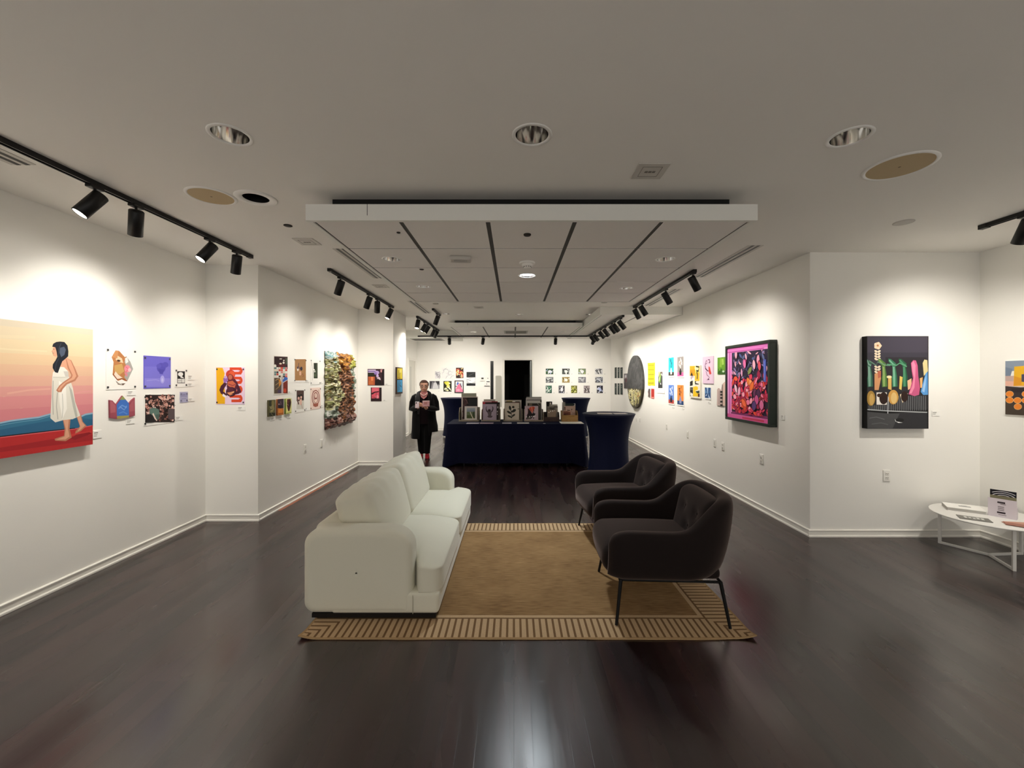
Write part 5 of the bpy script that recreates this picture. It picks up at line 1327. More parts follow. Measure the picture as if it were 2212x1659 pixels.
art('art_print', 'white bordered print of green leaves on dark grey', 'print', 'R', ZH, (345, 495, 525, 1155), [('4a4c4a', 'R', (370, 620, 480, 1030)), ('e0dc9a', 'P', [(370, 620), (430, 618), (390, 720), (372, 760)]), ('7ab03c', 'P', [(420, 660), (440, 740), (425, 880), (395, 900), (380, 800)]), ('a8c45a', 'S', .05, [(430, 680), (400, 780), (385, 860)]), ('eef0ea', 'S', .03, [(425, 900), (450, 980)]), ('efe8d4', 'S', .03, [(440, 660), (470, 710)]), ('333533', 'R', (375, 940, 475, 1028)), ('6a5848', 'R', (440, 622, 478, 660)), ('d8e4b0', 'E', (400, 800, 10, 50))], 'f4f2ec', .01)
caption('R', ZH, 488, 1205, 525, 1236, 'under the white bordered green leaf print')
def vase(label, rect, bg, tb, vs, fl, stem):
    x0, y0, x1, y1 = rect; w, h = x1 - x0, y1 - y0
    L_ = [(bg, 'U', (.06, .24, .94, .97)), (tb, 'U', (.06, .06, .94, .24))]
    L_.append((vs, 'V', [(.36, .12), (.64, .12), (.66, .3), (.58, .36), (.58, .44), (.42, .44), (.42, .36), (.34, .3)]))
    q = random.Random(label); L_.append((stem, 'W', .02, [(.5, .44), (.46, .62), (.52, .84)]))
    for k in range(9): L_.append((fl, 'V', ell(.5 + q.uniform(-.2, .2), .5 + .045 * k + q.uniform(-.01, .02), .09, .035, q.uniform(0, 180), 10)))
    art('art_print', label, 'print', 'R', ZH, rect, L_, 'f1efe9', .008, tack=None, group='four flower vase prints')
    caption('R', ZH, x1 - 45, y1 + 55, x1, y1 + 90, 'under the ' + label.split(',')[0])
vase('turquoise flower vase print, upper left of four', (622, 245, 775, 745), '22c4cc', '2a2420', 'e8dcc8', '1a6a80', '2a8a94')
vase('grey flower vase print, upper right of four', (842, 225, 1020, 765), '8d8683', 'e0609a', '151214', 'f6e8e0', 'c0a898')
vase('blue flower vase print, lower left of four', (622, 935, 775, 1445), '5a80cc', 'b8443a', '161a2a', 'eef2fa', 'b0c4ec')
vase('orange flower vase print, lower right of four', (842, 935, 1020, 1480), 'ee8a3c', '1f4474', '8a90b8', '5a3a1c', 'd0742c')
AB = [('f0a81c', 'R', (1165, 470, 1290, 700)), ('f2d86a', 'R', (1290, 470, 1415, 700)), ('e89a14', 'R', (1165, 560, 1300, 720)), ('fff2b0', 'E', (1340, 530, 50, 60)), ('f4c030', 'R', (1290, 640, 1410, 850)), ('1c1a14', 'P', [(1210, 620), (1235, 680), (1250, 720), (1180, 720)]), ('b8a4b4', 'E', (1225, 770, 40, 50)), ('efe6ee', 'E', (1250, 800, 30, 40)),
      ('191614', 'P', [(1170, 870), (1220, 840), (1250, 850), (1240, 960), (1170, 980)]), ('f0ead0', 'R', (1240, 860, 1300, 960)), ('201c18', 'P', [(1290, 860), (1330, 850), (1310, 900), (1390, 920), (1390, 940), (1300, 935)]), ('2a2620', 'R', (1170, 1010, 1245, 1230)), ('f2c81c', 'P', [(1250, 1000), (1320, 980), (1370, 1000), (1370, 1070), (1300, 1100), (1360, 1160), (1410, 1150), (1410, 1240), (1250, 1240)]), ('3c4a40', 'P', [(1310, 1110), (1410, 1090), (1410, 1160), (1350, 1160)]), ('5a2a18', 'R', (1370, 1170, 1415, 1250)), ('efeae0', 'S', .05, [(1180, 1170), (1240, 1210)]), ('c98a1c', 'E', (1205, 610, 30, 26)),
      ('2c2a20', 'S', .03, [(1340, 620), (1360, 700), (1350, 800)]), ('3a3628', 'S', .03, [(1320, 480), (1400, 500), (1380, 600), (1330, 590)]), ('6a6458', 'P', [(1170, 1020), (1240, 1040), (1235, 1080), (1172, 1070)])]
art('painting', 'tall orange, yellow and black abstract painting on the right wall', 'painting', 'R', ZH, (1158, 462, 1428, 1278), AB, 'efe9d8', .02)
PL = [('ecd0e6', 'R', (1505, 250, 1740, 900))] + [('8a4a78', 'S', .014, p) for p in ([(1580, 330), (1550, 440), (1560, 520), (1610, 590), (1650, 600)], [(1620, 320), (1660, 310), (1672, 360), (1640, 400)], [(1570, 600), (1600, 700), (1660, 760), (1600, 830)], [(1590, 330), (1600, 400), (1560, 430)])] + \
     [('d8443c', 'P', [(1640, 480), (1670, 500), (1710, 670), (1665, 690), (1640, 600)]), ('5a2a50', 'E', (1640, 810, 16, 18)), ('3a2038', 'S', .016, [(1660, 310), (1672, 380), (1662, 405)]), ('4a2c48', 'S', .02, [(1550, 460), (1560, 540), (1620, 600)])]
art('art_print', 'pale pink print of an outlined figure with a red cloth', 'print', 'R', ZH, (1490, 235, 1752, 915), PL, 'e8c8e0', .012)
art('art_print', 'small blue print of crossing pale beams below the pale pink figure', 'print', 'R', ZH, (1545, 1015, 1690, 1315), [('2c5488', 'V', [(0, .12), (1, .12), (1, 1), (0, 1)]), ('a8c4e4', 'V', [(.3, 1), (.6, 1), (.55, .5), (.45, .5)]), ('1c3c68', 'V', [(.1, .12), (.5, .5), (.3, .12)]), ('5a88bc', 'V', [(.0, .9), (.45, .55), (.0, .5)]), ('d8e6f4', 'V', [(.55, .5), (.9, .12), (.7, .12)]), ('3a6aa8', 'V', [(1, .9), (.6, .55), (1, .6)]), ('c4d8ee', 'V', [(.1, .3), (.4, .5), (.3, .28)])], 'eef0f0', .008)
caption('R', ZH, 1630, 1370, 1690, 1420, 'under the small blue print of beams')
art('art_print', 'green painted sheet partly hidden behind the framed pink painting', 'print', 'R', ZH, (1862, 252, 2110, 680), [('6aa02c', 'R', (1872, 262, 2100, 600)), ('8ab83c', 'S', .06, [(1950, 280), (1940, 500)]), ('a8cc5a', 'S', .05, [(1990, 290), (2000, 440)]), ('2f5a1c', 'R', (1872, 590, 2100, 672)), ('3c6a24', 'S', .05, [(1960, 540), (1955, 650)]), ('c8e0c0', 'E', (2010, 610, 30, 26)), ('4a7a2c', 'R', (1872, 540, 1900, 620))], '5c9228', .008)
art('wall_relief', 'pale cut-out of pink tower shapes with dark windows behind the framed pink painting', 'relief', 'R', ZH, (1842, 850, 2130, 1485), [('cdb6b0', 'R', (1850, 1060, 1925, 1470)), ('dcbcae', 'P', [(1985, 930), (2060, 860), (2130, 850), (2130, 1470), (1990, 1470)]), ('6a5a58', 'S', .02, [(1985, 940), (1985, 1460)])] + [('2c2624', 'R', (1930, y, 1995, y + 50)) for y in (1100, 1170, 1250, 1345, 1435)] + [('8a7a78', 'S', .015, [(1905, 1100), (1900, 1440)])], 'c4aea8', .012,
    outline=[(1845, 1475), (1850, 1090), (1875, 1030), (1895, 1030), (1920, 1060), (1945, 1090), (1965, 1000), (1990, 920), (2050, 865), (2130, 850), (2130, 1485)])
# framed flower painting
def framed():
    ya, yb = 4.745, 5.74; z0, z1 = 1.045, 2.045; d = .09
    um = -(ya + yb) / 2; w = (yb - ya) / 2; h = z1 - z0
    loc, rz = wall_place('R', um, z0)
    t = empty('framed_painting', loc, rz, 'large square painting of red and pink flowers in a deep dark green frame', 'painting')
    fm = flat('12241c', .35, .5); f = .035
    mb = MB(); mb.box(-w, -d, 0, w, 0, f, fm); mb.box(-w, -d, h - f, w, 0, h, fm); mb.box(-w, -d, f, -w + f, 0, h - f, fm); mb.box(w - f, -d, f, w, 0, h - f, fm)
    mb.build('frame', t, bevel=.004)
    mb = MB(); yy = -d + .016; W, H = 2 * (w - f), h - 2 * f
    X = lambda u: -w + f + W * u
    Zc = lambda v: f + H * v
    mb.box(-w + f, yy, f, w - f, -.02, h - f, flat('e48ac8', .5))
    k = [0]
    def poly(pts, col):
        k[0] += 1; y_ = yy - .0006 - .000012 * k[0]
        mb.add([(X(min(1, max(0, a))), y_, Zc(min(1, max(0, b)))) for a, b in pts], [list(range(len(pts)))], flat(col, .5))
    def rc(a, b, c_, e, col): poly([(a, b), (c_, b), (c_, e), (a, e)], col)
    rc(0, 0, .035, 1, 'f0a8dc'); rc(.05, .04, .075, .97, 'c85aa8'); rc(.0, .955, 1, 1, 'd872bc'); rc(.0, .935, .9, .95, 'b84a98'); rc(0, 0, 1, .05, 'd85a9c'); rc(.1, .055, 1, .075, '6a1f4a'); rc(.4, .01, .9, .035, 'c43a5a')
    rc(.125, .075, .985, .93, '251c34'); rc(.125, .06, 1, .09, '8a2c68')
    q = random.Random(21)
    def petal(cx, cy, a, l, wd, col, edge='1c1226'):
        pts = []
        for i in range(12):
            s = i / 11; pts.append((s * l, wd * math.sin(PI * s) ** .7))
        pts += [(x, -y) for x, y in reversed(pts[1:-1])]
        c_, s_ = math.cos(a), math.sin(a)
        rot = lambda x, y: (cx + x * c_ - y * s_, cy + x * s_ + y * c_)
        ok = lambda P_: [(min(.985, max(.128, x)), min(.93, max(.08, y))) for x, y in P_]
        poly(ok([rot(x * 1.12 - l * .05, y * 1.35) for x, y in pts]), edge)
        poly(ok([rot(x, y) for x, y in pts]), col)
    for i in range(120):
        x, y = q.uniform(.14, .98), q.uniform(.52, .92)
        petal(x, y, q.uniform(0, 6.28), q.uniform(.05, .12), q.uniform(.008, .022), q.choice(['3a4670', '5a6690', '8a7aa8', 'd898b8', '2a2c48', '42365a', 'e8a8b8', '6a5a88', '20183a', '4a5a8a']))
    for i in range(150):
        x, y = q.uniform(.14, .97), q.uniform(.09, .56)
        petal(x, y, q.uniform(0, 6.28), q.uniform(.06, .14), q.uniform(.015, .035), q.choice(['d8284a', 'e8446a', 'b81c3c', 'f07a9c', 'e03c5c', 'c8305a', 'e85a3c', 'f4a0b4', 'a01c48', 'e84a30']), '6a1030')
    for cx, cy, col in ((.62, .46, 'f08a3c'), (.66, .43, 'f4a45c'), (.60, .40, 'e8702c'), (.40, .16, 'e8502c'), (.46, .12, 'd8442c'), (.5, .18, 'f06a3c')):
        petal(cx, cy, q.uniform(.8, 2.4), .14, .035, col, 'a8402c')
    for cx, cy, a, col in ((.25, .84, 1.6, 'f2a0b4'), (.45, .70, 1.2, 'e8408c'), (.48, .70, 1.8, 'f070a8'), (.70, .68, 1.7, 'f4b0c0'), (.78, .74, 1.5, 'f098b0'), (.82, .66, 1.7, 'd84a5c'), (.55, .62, .8, '7a8a4a'), (.27, .36, 2.0, 'f4c0d4'), (.32, .32, 1.4, 'f0a8c4'), (.80, .34, 1.2, 'c82c5c')):
        petal(cx, cy, a, .13, .032, col)
    rc(.90, .52, .955, .80, '4a58b0'); rc(.91, .54, .93, .78, '6a7ad0')
    for cx, cy, a, col in ((.72, .30, 1.6, '6a2c58'), (.78, .30, 1.5, '4a1c48'), (.75, .22, 1.57, 'c8508c'), (.68, .14, 1.4, '5a3a78'), (.86, .16, 1.6, 'd86a9c')):
        petal(cx, cy, a, .13, .045, col)
    mb.build('canvas', t)
framed()
caption('R', Z1_, 1687, 896, 1695, 907, 'right of the framed pink flower painting')
outlet('R', Z1_, 1640, 979, 1651, 1004, 'white power outlet below the framed pink painting')
outlet('R', Z1_, 1558, 953, 1566, 975, 'white power outlet, right of a pair left of the framed painting')
outlet('R', Z1_, 1541, 946, 1548, 968, 'white blank plate, left of a pair left of the framed painting', 'plate')
outlet('R', Z1_, 1483, 929, 1489, 948, 'white blank plate below the orange vase print', 'plate')
outlet('R', Z1_, 1437, 914, 1444, 930, 'white power outlet below the turquoise and blue vase prints')
outlet('R', Z1_, 1380, 901, 1385, 914, 'white power outlet right of the near tall navy table')
outlet('R', Z1_, 1373, 901, 1377, 911, 'white blank plate right beside the near tall navy table top', 'plate')
# ---- right step wall and near right wall
DK = [('37343f', 'R', (685, 345, 1200, 620)), ('403b48', 'R', (685, 345, 1200, 480)), ('2a262c', 'R', (840, 520, 1190, 660)), ('2b2a2e', 'R', (685, 620, 1200, 965)), ('4a4a4c', 'P', [(685, 985), (860, 1000), (1195, 990), (1195, 1128), (685, 1128)]), ('2e2e32', 'P', [(960, 1000), (1195, 992), (1195, 1128), (900, 1128)])]
DK += [('7d7f82', 'S', .006, [(x, 930 if x < 860 else 850), (x + 2, 975)]) for x in range(700, 1190, 16)]
DK += [('b9bcbe', 'S', .010, [(685, 966), (860, 978), (1195, 990)]), ('e0c0a0', 'E', (773, 422, 30, 30))] + [('f0d8b8', 'E', (773 + 22 * math.cos(a), 422 + 22 * math.sin(a), 12, 11)) for a in (0, 1.25, 2.5, 3.77, 5.0)] + [('c07840', 'E', (773, 420, 8, 8))]
for y in range(470, 660, 22):
    if 545 < y < 590: continue
    DK += [('efdcc0', 'E', (758, y, 15, 9, 30)), ('efdcc0', 'E', (784, y, 15, 9, -30))]
def legs(x, c, c2, dx): return [(c2, 'P', [(x - 22, 590), (x + 6, 590), (x + 22, 680), (x + 26, 770), (x - 18, 775), (x - 22, 700), (x - 8, 640)]), (c, 'P', [(x - 16, 590), (x, 590), (x + 8, 680), (x + 8, 768), (x - 10, 770), (x - 14, 690)]), (c2, 'P', [(x - 12, 600), (x - 50, 560), (x - 52, 532), (x - 30, 535), (x + 16, 575), (x + 10, 600)]), (c, 'S', .014, [(x - 44, 545), (x - 10, 580), (x + 10, 590)])]
DK += legs(705, '7fa894', '3a6a54', 0) + legs(828, '8aa860', '4f7a3a', 0) + legs(915, '74b090', '2f7050', 0) + legs(1003, '4a8a64', '1f5a3c', 0)
DK += [('6a9078', 'S', .010, [(700, 550), (760, 590), (770, 560), (850, 590), (880, 590)]), ('5a9a74', 'S', .012, [(850, 580), (930, 590), (960, 570), (1020, 600)])]
DK += [('d89a6a', 'P', [(745, 660), (795, 650), (800, 700), (780, 800), (745, 800)]), ('c06a50', 'P', [(770, 640), (800, 635), (800, 690), (775, 700)]), ('d8b060', 'P', [(860, 690), (890, 690), (890, 800), (860, 790)]), ('efe4b0', 'E', (870, 688, 22, 12)), ('e0c060', 'P', [(960, 680), (985, 690), (975, 800), (955, 790)])]
DK += [('b08a40', 'E', (715, 870, 36, 64)), ('d0a860', 'E', (720, 880, 20, 50)), ('efe8e0', 'R', (762, 820, 850, 925)), ('2a1610', 'E', (822, 870, 36, 52)), ('3a2014', 'E', (785, 845, 20, 16)), ('cc9a4c', 'E', (905, 860, 44, 62)), ('e0bc78', 'E', (910, 868, 26, 48)), ('e8d8b8', 'P', [(960, 840), (1000, 815), (1030, 830), (985, 910)]), ('2c1812', 'E', (1000, 855, 30, 46)),
       ('e8b890', 'P', [(1025, 720), (1060, 700), (1060, 780), (1030, 800)]), ('c85a84', 'P', [(1055, 570), (1075, 545), (1098, 548), (1112, 590), (1118, 680), (1132, 780), (1125, 840), (1085, 852), (1035, 835), (1050, 780), (1072, 700), (1062, 640)]), ('e88aa8', 'P', [(1062, 570), (1078, 552), (1095, 590), (1092, 680), (1085, 780), (1060, 830), (1042, 828), (1068, 760), (1080, 690), (1068, 640)]),
       ('d8c890', 'P', [(1155, 570), (1170, 540), (1195, 545), (1200, 640), (1165, 680), (1160, 620)]), ('5a9ad8', 'P', [(1198, 640), (1180, 660), (1150, 760), (1138, 815), (1160, 842), (1200, 840)]), ('9ac4ec', 'P', [(1185, 670), (1160, 760), (1150, 810), (1170, 820), (1180, 760)]), ('e8b070', 'P', [(1130, 700), (1155, 690), (1150, 780), (1135, 780)]),
       ('f4f4f4', 'P', [(918, 1045), (930, 1068), (985, 1078), (950, 1080), (922, 1066)]), ('1a1a1c', 'E', (960, 1056, 36, 16)), ('c9cccf', 'S', .008, [(862, 860), (858, 1000)]), ('66686a', 'S', .01, [(700, 1040), (760, 1030), (830, 1050)]), ('5c5e60', 'S', .01, [(720, 1090), (800, 1080), (860, 1095)])]
art('painting', 'black edged dark night fair canvas with green legs and pink bottle shapes', 'painting', 'step', ZF, (682, 340, 1207, 1130), DK, '0d0c0e', .06, '0b0a0b')
caption('step', ZF, 1238, 978, 1306, 1022, 'right of the dark night fair canvas')
outlet('step', Z1_, 1905, 1013, 1924, 1042, 'white power outlet below the dark night fair canvas on the right')
OR = [('8a97a8', 'P', [(430, 320), (1000, 300), (1000, 480), (430, 520)]), ('76859a', 'P', [(430, 440), (560, 470), (520, 610), (430, 600)]), ('c4a8a0', 'P', [(430, 600), (1000, 580), (1000, 800), (430, 780)]), ('e8b4a0', 'P', [(430, 690), (720, 700), (1000, 740), (1000, 800), (430, 775)]), ('eab424', 'P', [(590, 430), (1000, 400), (1000, 760), (575, 780)]), ('e09a24', 'P', [(590, 600), (720, 640), (720, 760), (575, 780)]), ('4a4860', 'P', [(720, 570), (1000, 540), (1000, 740), (720, 700)]),
      ('3a2f30', 'P', [(430, 780), (700, 800), (1000, 790), (1000, 1320), (430, 1300)]), ('2a2226', 'P', [(540, 820), (760, 830), (1000, 850), (1000, 900), (540, 890)]), ('463a30', 'P', [(430, 1080), (1000, 1080), (1000, 1320), (430, 1300)])]
for x, y in ((508, 922), (795, 922), (508, 1032), (650, 1035), (795, 1035), (655, 1148), (940, 1040), (940, 1148), (940, 920)): OR += [('f0c088', 'E', (x, y, 72, 56, 0, 24)), ('ee8a2c', 'E', (x, y, 66, 50, 0, 24))]
art('painting', 'painting cut by the right picture edge, orange discs below a yellow block', 'painting', 'D', ZL, (428, 318, 1150, 1312), OR, 'f1ede4', .012)

# ------------------------------------------------------------------ print bins on the navy table
WOOD = patch_mat('pale_ply', ['8f8574', '9c917e', 'aba08c', '9a8f7c'], 6, 1.0, 'linear', (1, 1, 14), .6)
KRAFT = patch_mat('kraft_board', ['8a6a40', 'a07d4c', 'b08c58', '94733f'], 4, 1.4, 'linear', (1, 1, 9), .7)
DARKB = patch_mat('dark_board', ['3a2e2a', '473834', '54443e', '40332e'], 4, 1.4, 'linear', (1, 1, 9), .7)
def bin_(px0, px1, Y, mat, label, hs=.24, hf=.02, dep=.26, name='print_bin', group='print bins on the navy table'):
    x0, x1 = (px0 - VX) / F * Y, (px1 - VX) / F * Y
    t = empty(name, ((x0 + x1) / 2, Y, TZ), 0, label, 'print bin', group)
    w = (x1 - x0) / 2; th = .009
    MB().box(-w, 0, 0, w, dep, th, mat).build('base', t)
    for s in (-1, 1):
        a, b = (-w, -w + th) if s < 0 else (w - th, w)
        o = [(0, th), (dep, th), (dep, hs), (dep * .35, hs), (0, max(hf, hs * .55))]
        n = len(o)
        MB().add([(a, y, z) for y, z in o] + [(b, y, z) for y, z in o], [list(range(n)), list(range(n, 2 * n))[::-1]] + [(i, (i + 1) % n, n + (i + 1) % n, n + i) for i in range(n)], mat).build('side_panel', t)
    MB().box(-w + th, dep - th, th, w - th, dep, hs, mat).build('back_panel', t)
    MB().box(-w + th, 0, th, w - th, th, max(hf, th + .01), mat).build('front_panel', t)
    return t
def leaf(zm, rect, Y, layers, base, label, cat='print', name='matted_print', z=None, lean=5, th=.004, group=None):
    """an upright matted print standing at depth Y"""
    o = art(name, label, cat, Y, zm, rect, layers, base, th, group=group)
    o.rotation_euler = (R(-lean), 0, 0)
    o.location.z = max(o.location.z, z if z is not None else TZ + .011)
    return o
BY1 = 8.02
bin_(991, 1034.5, BY1, WOOD, 'leftmost pale wooden bin of large framed prints on the navy table', .26, .03)
GB = 'prints standing in the table bins'
leaf(ZJ, (245, 150, 720, 1000), BY1 + .20, [], 'a8a795', 'plain grey backing board sticking up crooked behind the leftmost bin', 'board', 'backing_board', lean=2, group=GB)
leaf(ZJ, (240, 245, 765, 1000), BY1 + .12, [('1c1516', 'U', (.09, .05, .97, .96)), ('3c2628', 'U', (.09, .05, .34, .96)), ('6a4a48', 'S', .012, [(330, 300), (420, 370), (400, 480), (300, 520)]), ('54383a', 'S', .02, [(300, 320), (360, 420), (330, 560)]), ('7a5c58', 'S', .008, [(450, 480), (420, 400), (350, 330)]), ('5c4444', 'S', .010, [(280, 700), (310, 850), (270, 950)]), ('26282a', 'R', (470, 310, 740, 530))], 'c9bdb4', 'large dark print with a brown figure in the leftmost bin', group=GB)
leaf(ZJ, (345, 555, 745, 995), BY1 + .05, [('8a94a4', 'U', (.17, .56, .84, .88)), ('6a7858', 'U', (.17, .12, .84, .6)), ('4f5c34', 'U', (.17, .12, .84, .36)), ('a3aab4', 'U', (.17, .75, .84, .88)), ('3f4a34', 'P', [(600, 790), (655, 690), (662, 930), (640, 900)]), ('ddd4c0', 'P', [(510, 735), (535, 730), (560, 800), (640, 955), (605, 955), (545, 830)]), ('48542e', 'E', (470, 880, 40, 30))], 'd9d3cd', 'small white matted landscape with a pale path at the front of the leftmost bin', group=GB)
bin_(1039.5, 1080.5, BY1, WOOD, 'second pale wooden bin from the left holding the lavender figure print', .22, .03)
leaf(ZJ, (960, 345, 1330, 1000), BY1 + .2, [], 'b9b3a8', 'plain grey board at the back of the second bin', 'board', 'backing_board', lean=2, group=GB)
leaf(ZJ, (915, 400, 1400, 1000), BY1 + .15, [('c8303c', 'U', (.02, .82, .3, .97)), ('d89aa4', 'U', (.02, .95, .6, 1)), ('3a2226', 'U', (.5, .02, .98, .9))], '8a2230', 'red topped print in the second bin', group=GB)
leaf(ZJ, (1000, 430, 1470, 1000), BY1 + .10, [('54483f', 'U', (.86, .02, .99, .9)), ('e8e4e0', 'R', (1390, 560, 1420, 620)), ('ded8d2', 'R', (1380, 700, 1405, 750)), ('e8e4e0', 'R', (1385, 790, 1405, 830))], '261c1c', 'dark print with white marks along its edge in the second bin', group=GB)
FIG = [('4a3c44', 'P', [(1060, 560), (1040, 600), (1045, 650), (1075, 700), (1100, 720), (1080, 760), (1040, 720), (1020, 660), (1022, 600), (1045, 560)]), ('4a3c44', 'P', [(1215, 560), (1235, 600), (1232, 650), (1200, 710), (1180, 720), (1190, 760), (1240, 720), (1265, 650), (1262, 590), (1230, 558)]),
       ('3a2c32', 'E', (1135, 690, 46, 44)), ('5c4f54', 'P', [(1075, 720), (1200, 720), (1205, 780), (1190, 860), (1230, 855), (1240, 880), (1200, 920), (1110, 918), (1070, 880), (1080, 860), (1105, 855), (1085, 780)]), ('75686c', 'S', .014, [(1120, 740), (1125, 840)]), ('6c6064', 'S', .014, [(1165, 740), (1165, 840)])]
leaf(ZJ, (930, 485, 1365, 1015), BY1 + .03, FIG, 'b3a3b4', 'lavender print of a person with raised arms in the second bin', group=GB)
bin_(1087.5, 1128.5, BY1, WOOD, 'middle pale wooden bin holding the dark leaf print', .23, .03)
leaf(ZJ, (1630, 365, 2160, 1000), BY1 + .18, [('3c3428', 'U', (.03, .86, .9, .93)), ('c4b070', 'U', (.1, .93, .5, .97)), ('f4f0e4', 'R', (1870, 400, 1960, 430))], 'c9c3bc', 'glossy wrapped print standing at the back of the middle bin', group=GB)
leaf(ZJ, (1640, 420, 2120, 1000), BY1 + .1, [('7a5050', 'U', (.5, .9, .95, .98))], '6d6250', 'brown edged print behind the leaf print in the middle bin', group=GB)
def lf(cx, cy, rx, ry, rot, col='2c2e28'): return (col, 'E', (cx, cy, rx, ry, rot, 18))
LEAF = [lf(1795, 610, 38, 70, -12), lf(1898, 582, 40, 36, 0), lf(1910, 700, 82, 46, -28, '34352e'), lf(1765, 750, 78, 34, 32, '34352e'), lf(1775, 875, 62, 28, 28, '3a3c32'), lf(1905, 845, 62, 30, -35, '3a3c32'), ('3a3c32', 'S', .012, [(1815, 640), (1835, 760), (1838, 935)]), ('3a3c32', 'P', [(1790, 880), (1838, 945), (1890, 880), (1840, 890)]), ('efe9df', 'E', (1868, 660, 12, 40, 20)), ('7a6f62', 'R', (2035, 625, 2090, 655))]
leaf(ZJ, (1625, 450, 2085, 1000), BY1 + .03, LEAF, 'd0c6b6', 'pale print of a dark green leafy sprig in the middle bin', group=GB)
bin_(1132.5, 1174, BY1, WOOD, 'fourth pale wooden bin stuffed with white matted prints', .22, .03)
for k, (rect, y, b, l) in enumerate((((255, 270, 735, 1000), .225, 'a3a19c', 'grey topped'), ((240, 300, 738, 1000), .195, 'd4d0cc', 'broad white'), ((262, 350, 738, 1000), .165, '181614', 'black'), ((235, 375, 700, 1000), .135, 'd9d5d0', 'slightly tilted white'), ((270, 425, 742, 1000), .105, 'cbc7c0', 'pale white'))):
    leaf(ZK, rect, BY1 + y, [('9d9994', 'U', (.02, .955, .98, .975))], b, '%s matted print in the stack of the fourth bin' % l, lean=3, group=GB)
leaf(ZK, (290, 460, 715, 1000), BY1 + .07, [('2c2822', 'U', (.02, .02, .9, .97)), ('7a6a58', 'P', [(340, 470), (440, 470), (430, 540), (330, 545)]), ('8a8578', 'S', .012, [(600, 470), (660, 520), (680, 620)]), ('4a463c', 'R', (640, 560, 700, 950))], '3a362e', 'dark grey photo behind the orange-haired figure in the fourth bin', group=GB)
OH = [('d05a44', 'P', [(330, 620), (400, 570), (480, 560), (530, 600), (500, 660), (440, 790), (400, 720), (350, 680)]), ('ee8a6c', 'S', .02, [(420, 580), (440, 680), (430, 760)]), ('c44a38', 'S', .014, [(480, 590), (460, 680)]), ('2a2024', 'P', [(295, 615), (330, 640), (390, 720), (440, 800), (480, 740), (485, 665), (500, 670), (490, 780), (540, 780), (520, 860), (450, 900), (400, 960), (240, 975), (260, 880), (300, 760)]), ('6a645a', 'P', [(250, 960), (330, 880), (400, 900), (380, 970)]), ('efeaea', 'P', [(215, 890), (270, 870), (275, 910), (225, 910)]), ('f4f0f0', 'E', (355, 890, 16, 26)), ('efeaea', 'E', (415, 880, 14, 18)), ('efeaea', 'P', [(450, 870), (540, 845), (535, 890), (460, 895)]), ('4a4448', 'E', (480, 930, 20, 22)), ('7a4a40', 'S', .01, [(300, 620), (310, 700), (300, 800)])]
leaf(ZK, (200, 545, 630, 1010), BY1 + .02, OH, 'c9b3bb', 'pink print of a dark figure with orange hair in the fourth bin', group=GB)
bin_(1175.5, 1208.5, BY1, DARKB, 'small dark cardboard box of cards, fifth from the left on the navy table', .17, .085, .2, 'card_box')
leaf(ZK, (885, 405, 1075, 900), BY1 + .16, [('e9e4dc', 'E', (1020, 460, 28, 36)), ('0c0b0b', 'S', .02, [(985, 420), (1040, 420), (1062, 460), (1050, 500)])], '0f0e0e', 'black card with a white loop sticking up from the dark cardboard box', 'card', 'card', lean=2, group=GB)
leaf(ZK, (985, 495, 1245, 900), BY1 + .12, [('8d8a82', 'U', (.1, .6, .95, .9)), ('c9c5ba', 'S', .012, [(1050, 530), (1250, 520)])], 'a8a397', 'grey card at the back of the dark cardboard box', 'card', 'card', lean=3, group=GB)
leaf(ZK, (912, 555, 1252, 900), BY1 + .08, [('4c4742', 'E', (1070, 620, 80, 50)), ('8a847a', 'S', .02, [(930, 590), (1000, 570), (1120, 580)]), ('3f3a36', 'S', .012, [(1130, 575), (1250, 580)]), ('938c82', 'R', (1190, 600, 1260, 880))], '75706a', 'grey patterned card in the middle of the dark cardboard box', 'card', 'card', lean=3, group=GB)
leaf(ZK, (915, 665, 1195, 900), BY1 + .035, [('efe9dc', 'E', (970, 750, 26, 16, 30)), ('f4efe4', 'E', (1020, 715, 18, 22)), ('efe9dc', 'E', (1090, 705, 18, 26)), ('f4efe4', 'E', (1150, 690, 20, 14)), ('b3a08a', 'E', (935, 700, 16, 18)), ('7c6a58', 'S', .012, [(930, 690), (1060, 670), (1180, 680)])], '9a8672', 'tan card with pale petals at the front of the dark cardboard box', 'card', 'card', lean=3, group=GB)
bin_(1213.5, 1248.5, BY1 - .06, KRAFT, 'kraft brown card box at the right end of the navy table', .20, .125, .2, 'card_box').location.z += .0025
leaf(ZK, (1390, 425, 1490, 950), BY1 + .10, [], 'aaa69c', 'tall narrow grey card at the back left of the kraft box', 'card', 'card', lean=2, group=GB)
leaf(ZK, (1490, 465, 1815, 950), BY1 + .07, [('26302c', 'U', (.05, .82, .78, 1)), ('c9c6c0', 'U', (.84, .6, 1, 1)), ('1c1c22', 'E', (1765, 500, 24, 28))], '57605a', 'dark green card at the back of the kraft box', 'card', 'card', lean=2, group=GB)
leaf(ZK, (1460, 545, 1810, 950), BY1 + .035, [('4a2a24', 'E', (1480, 600, 20, 20)), ('5c3a30', 'R', (1470, 610, 1495, 690)), ('3a2420', 'E', (1700, 655, 18, 16)), ('3a2a22', 'S', .014, [(1550, 680), (1640, 685)]), ('8a6a5c', 'S', .008, [(1690, 670), (1700, 760), (1790, 780)])], 'c4a898', 'pale pink card with small dark figures in the kraft box', 'card', 'card', lean=2, group=GB)
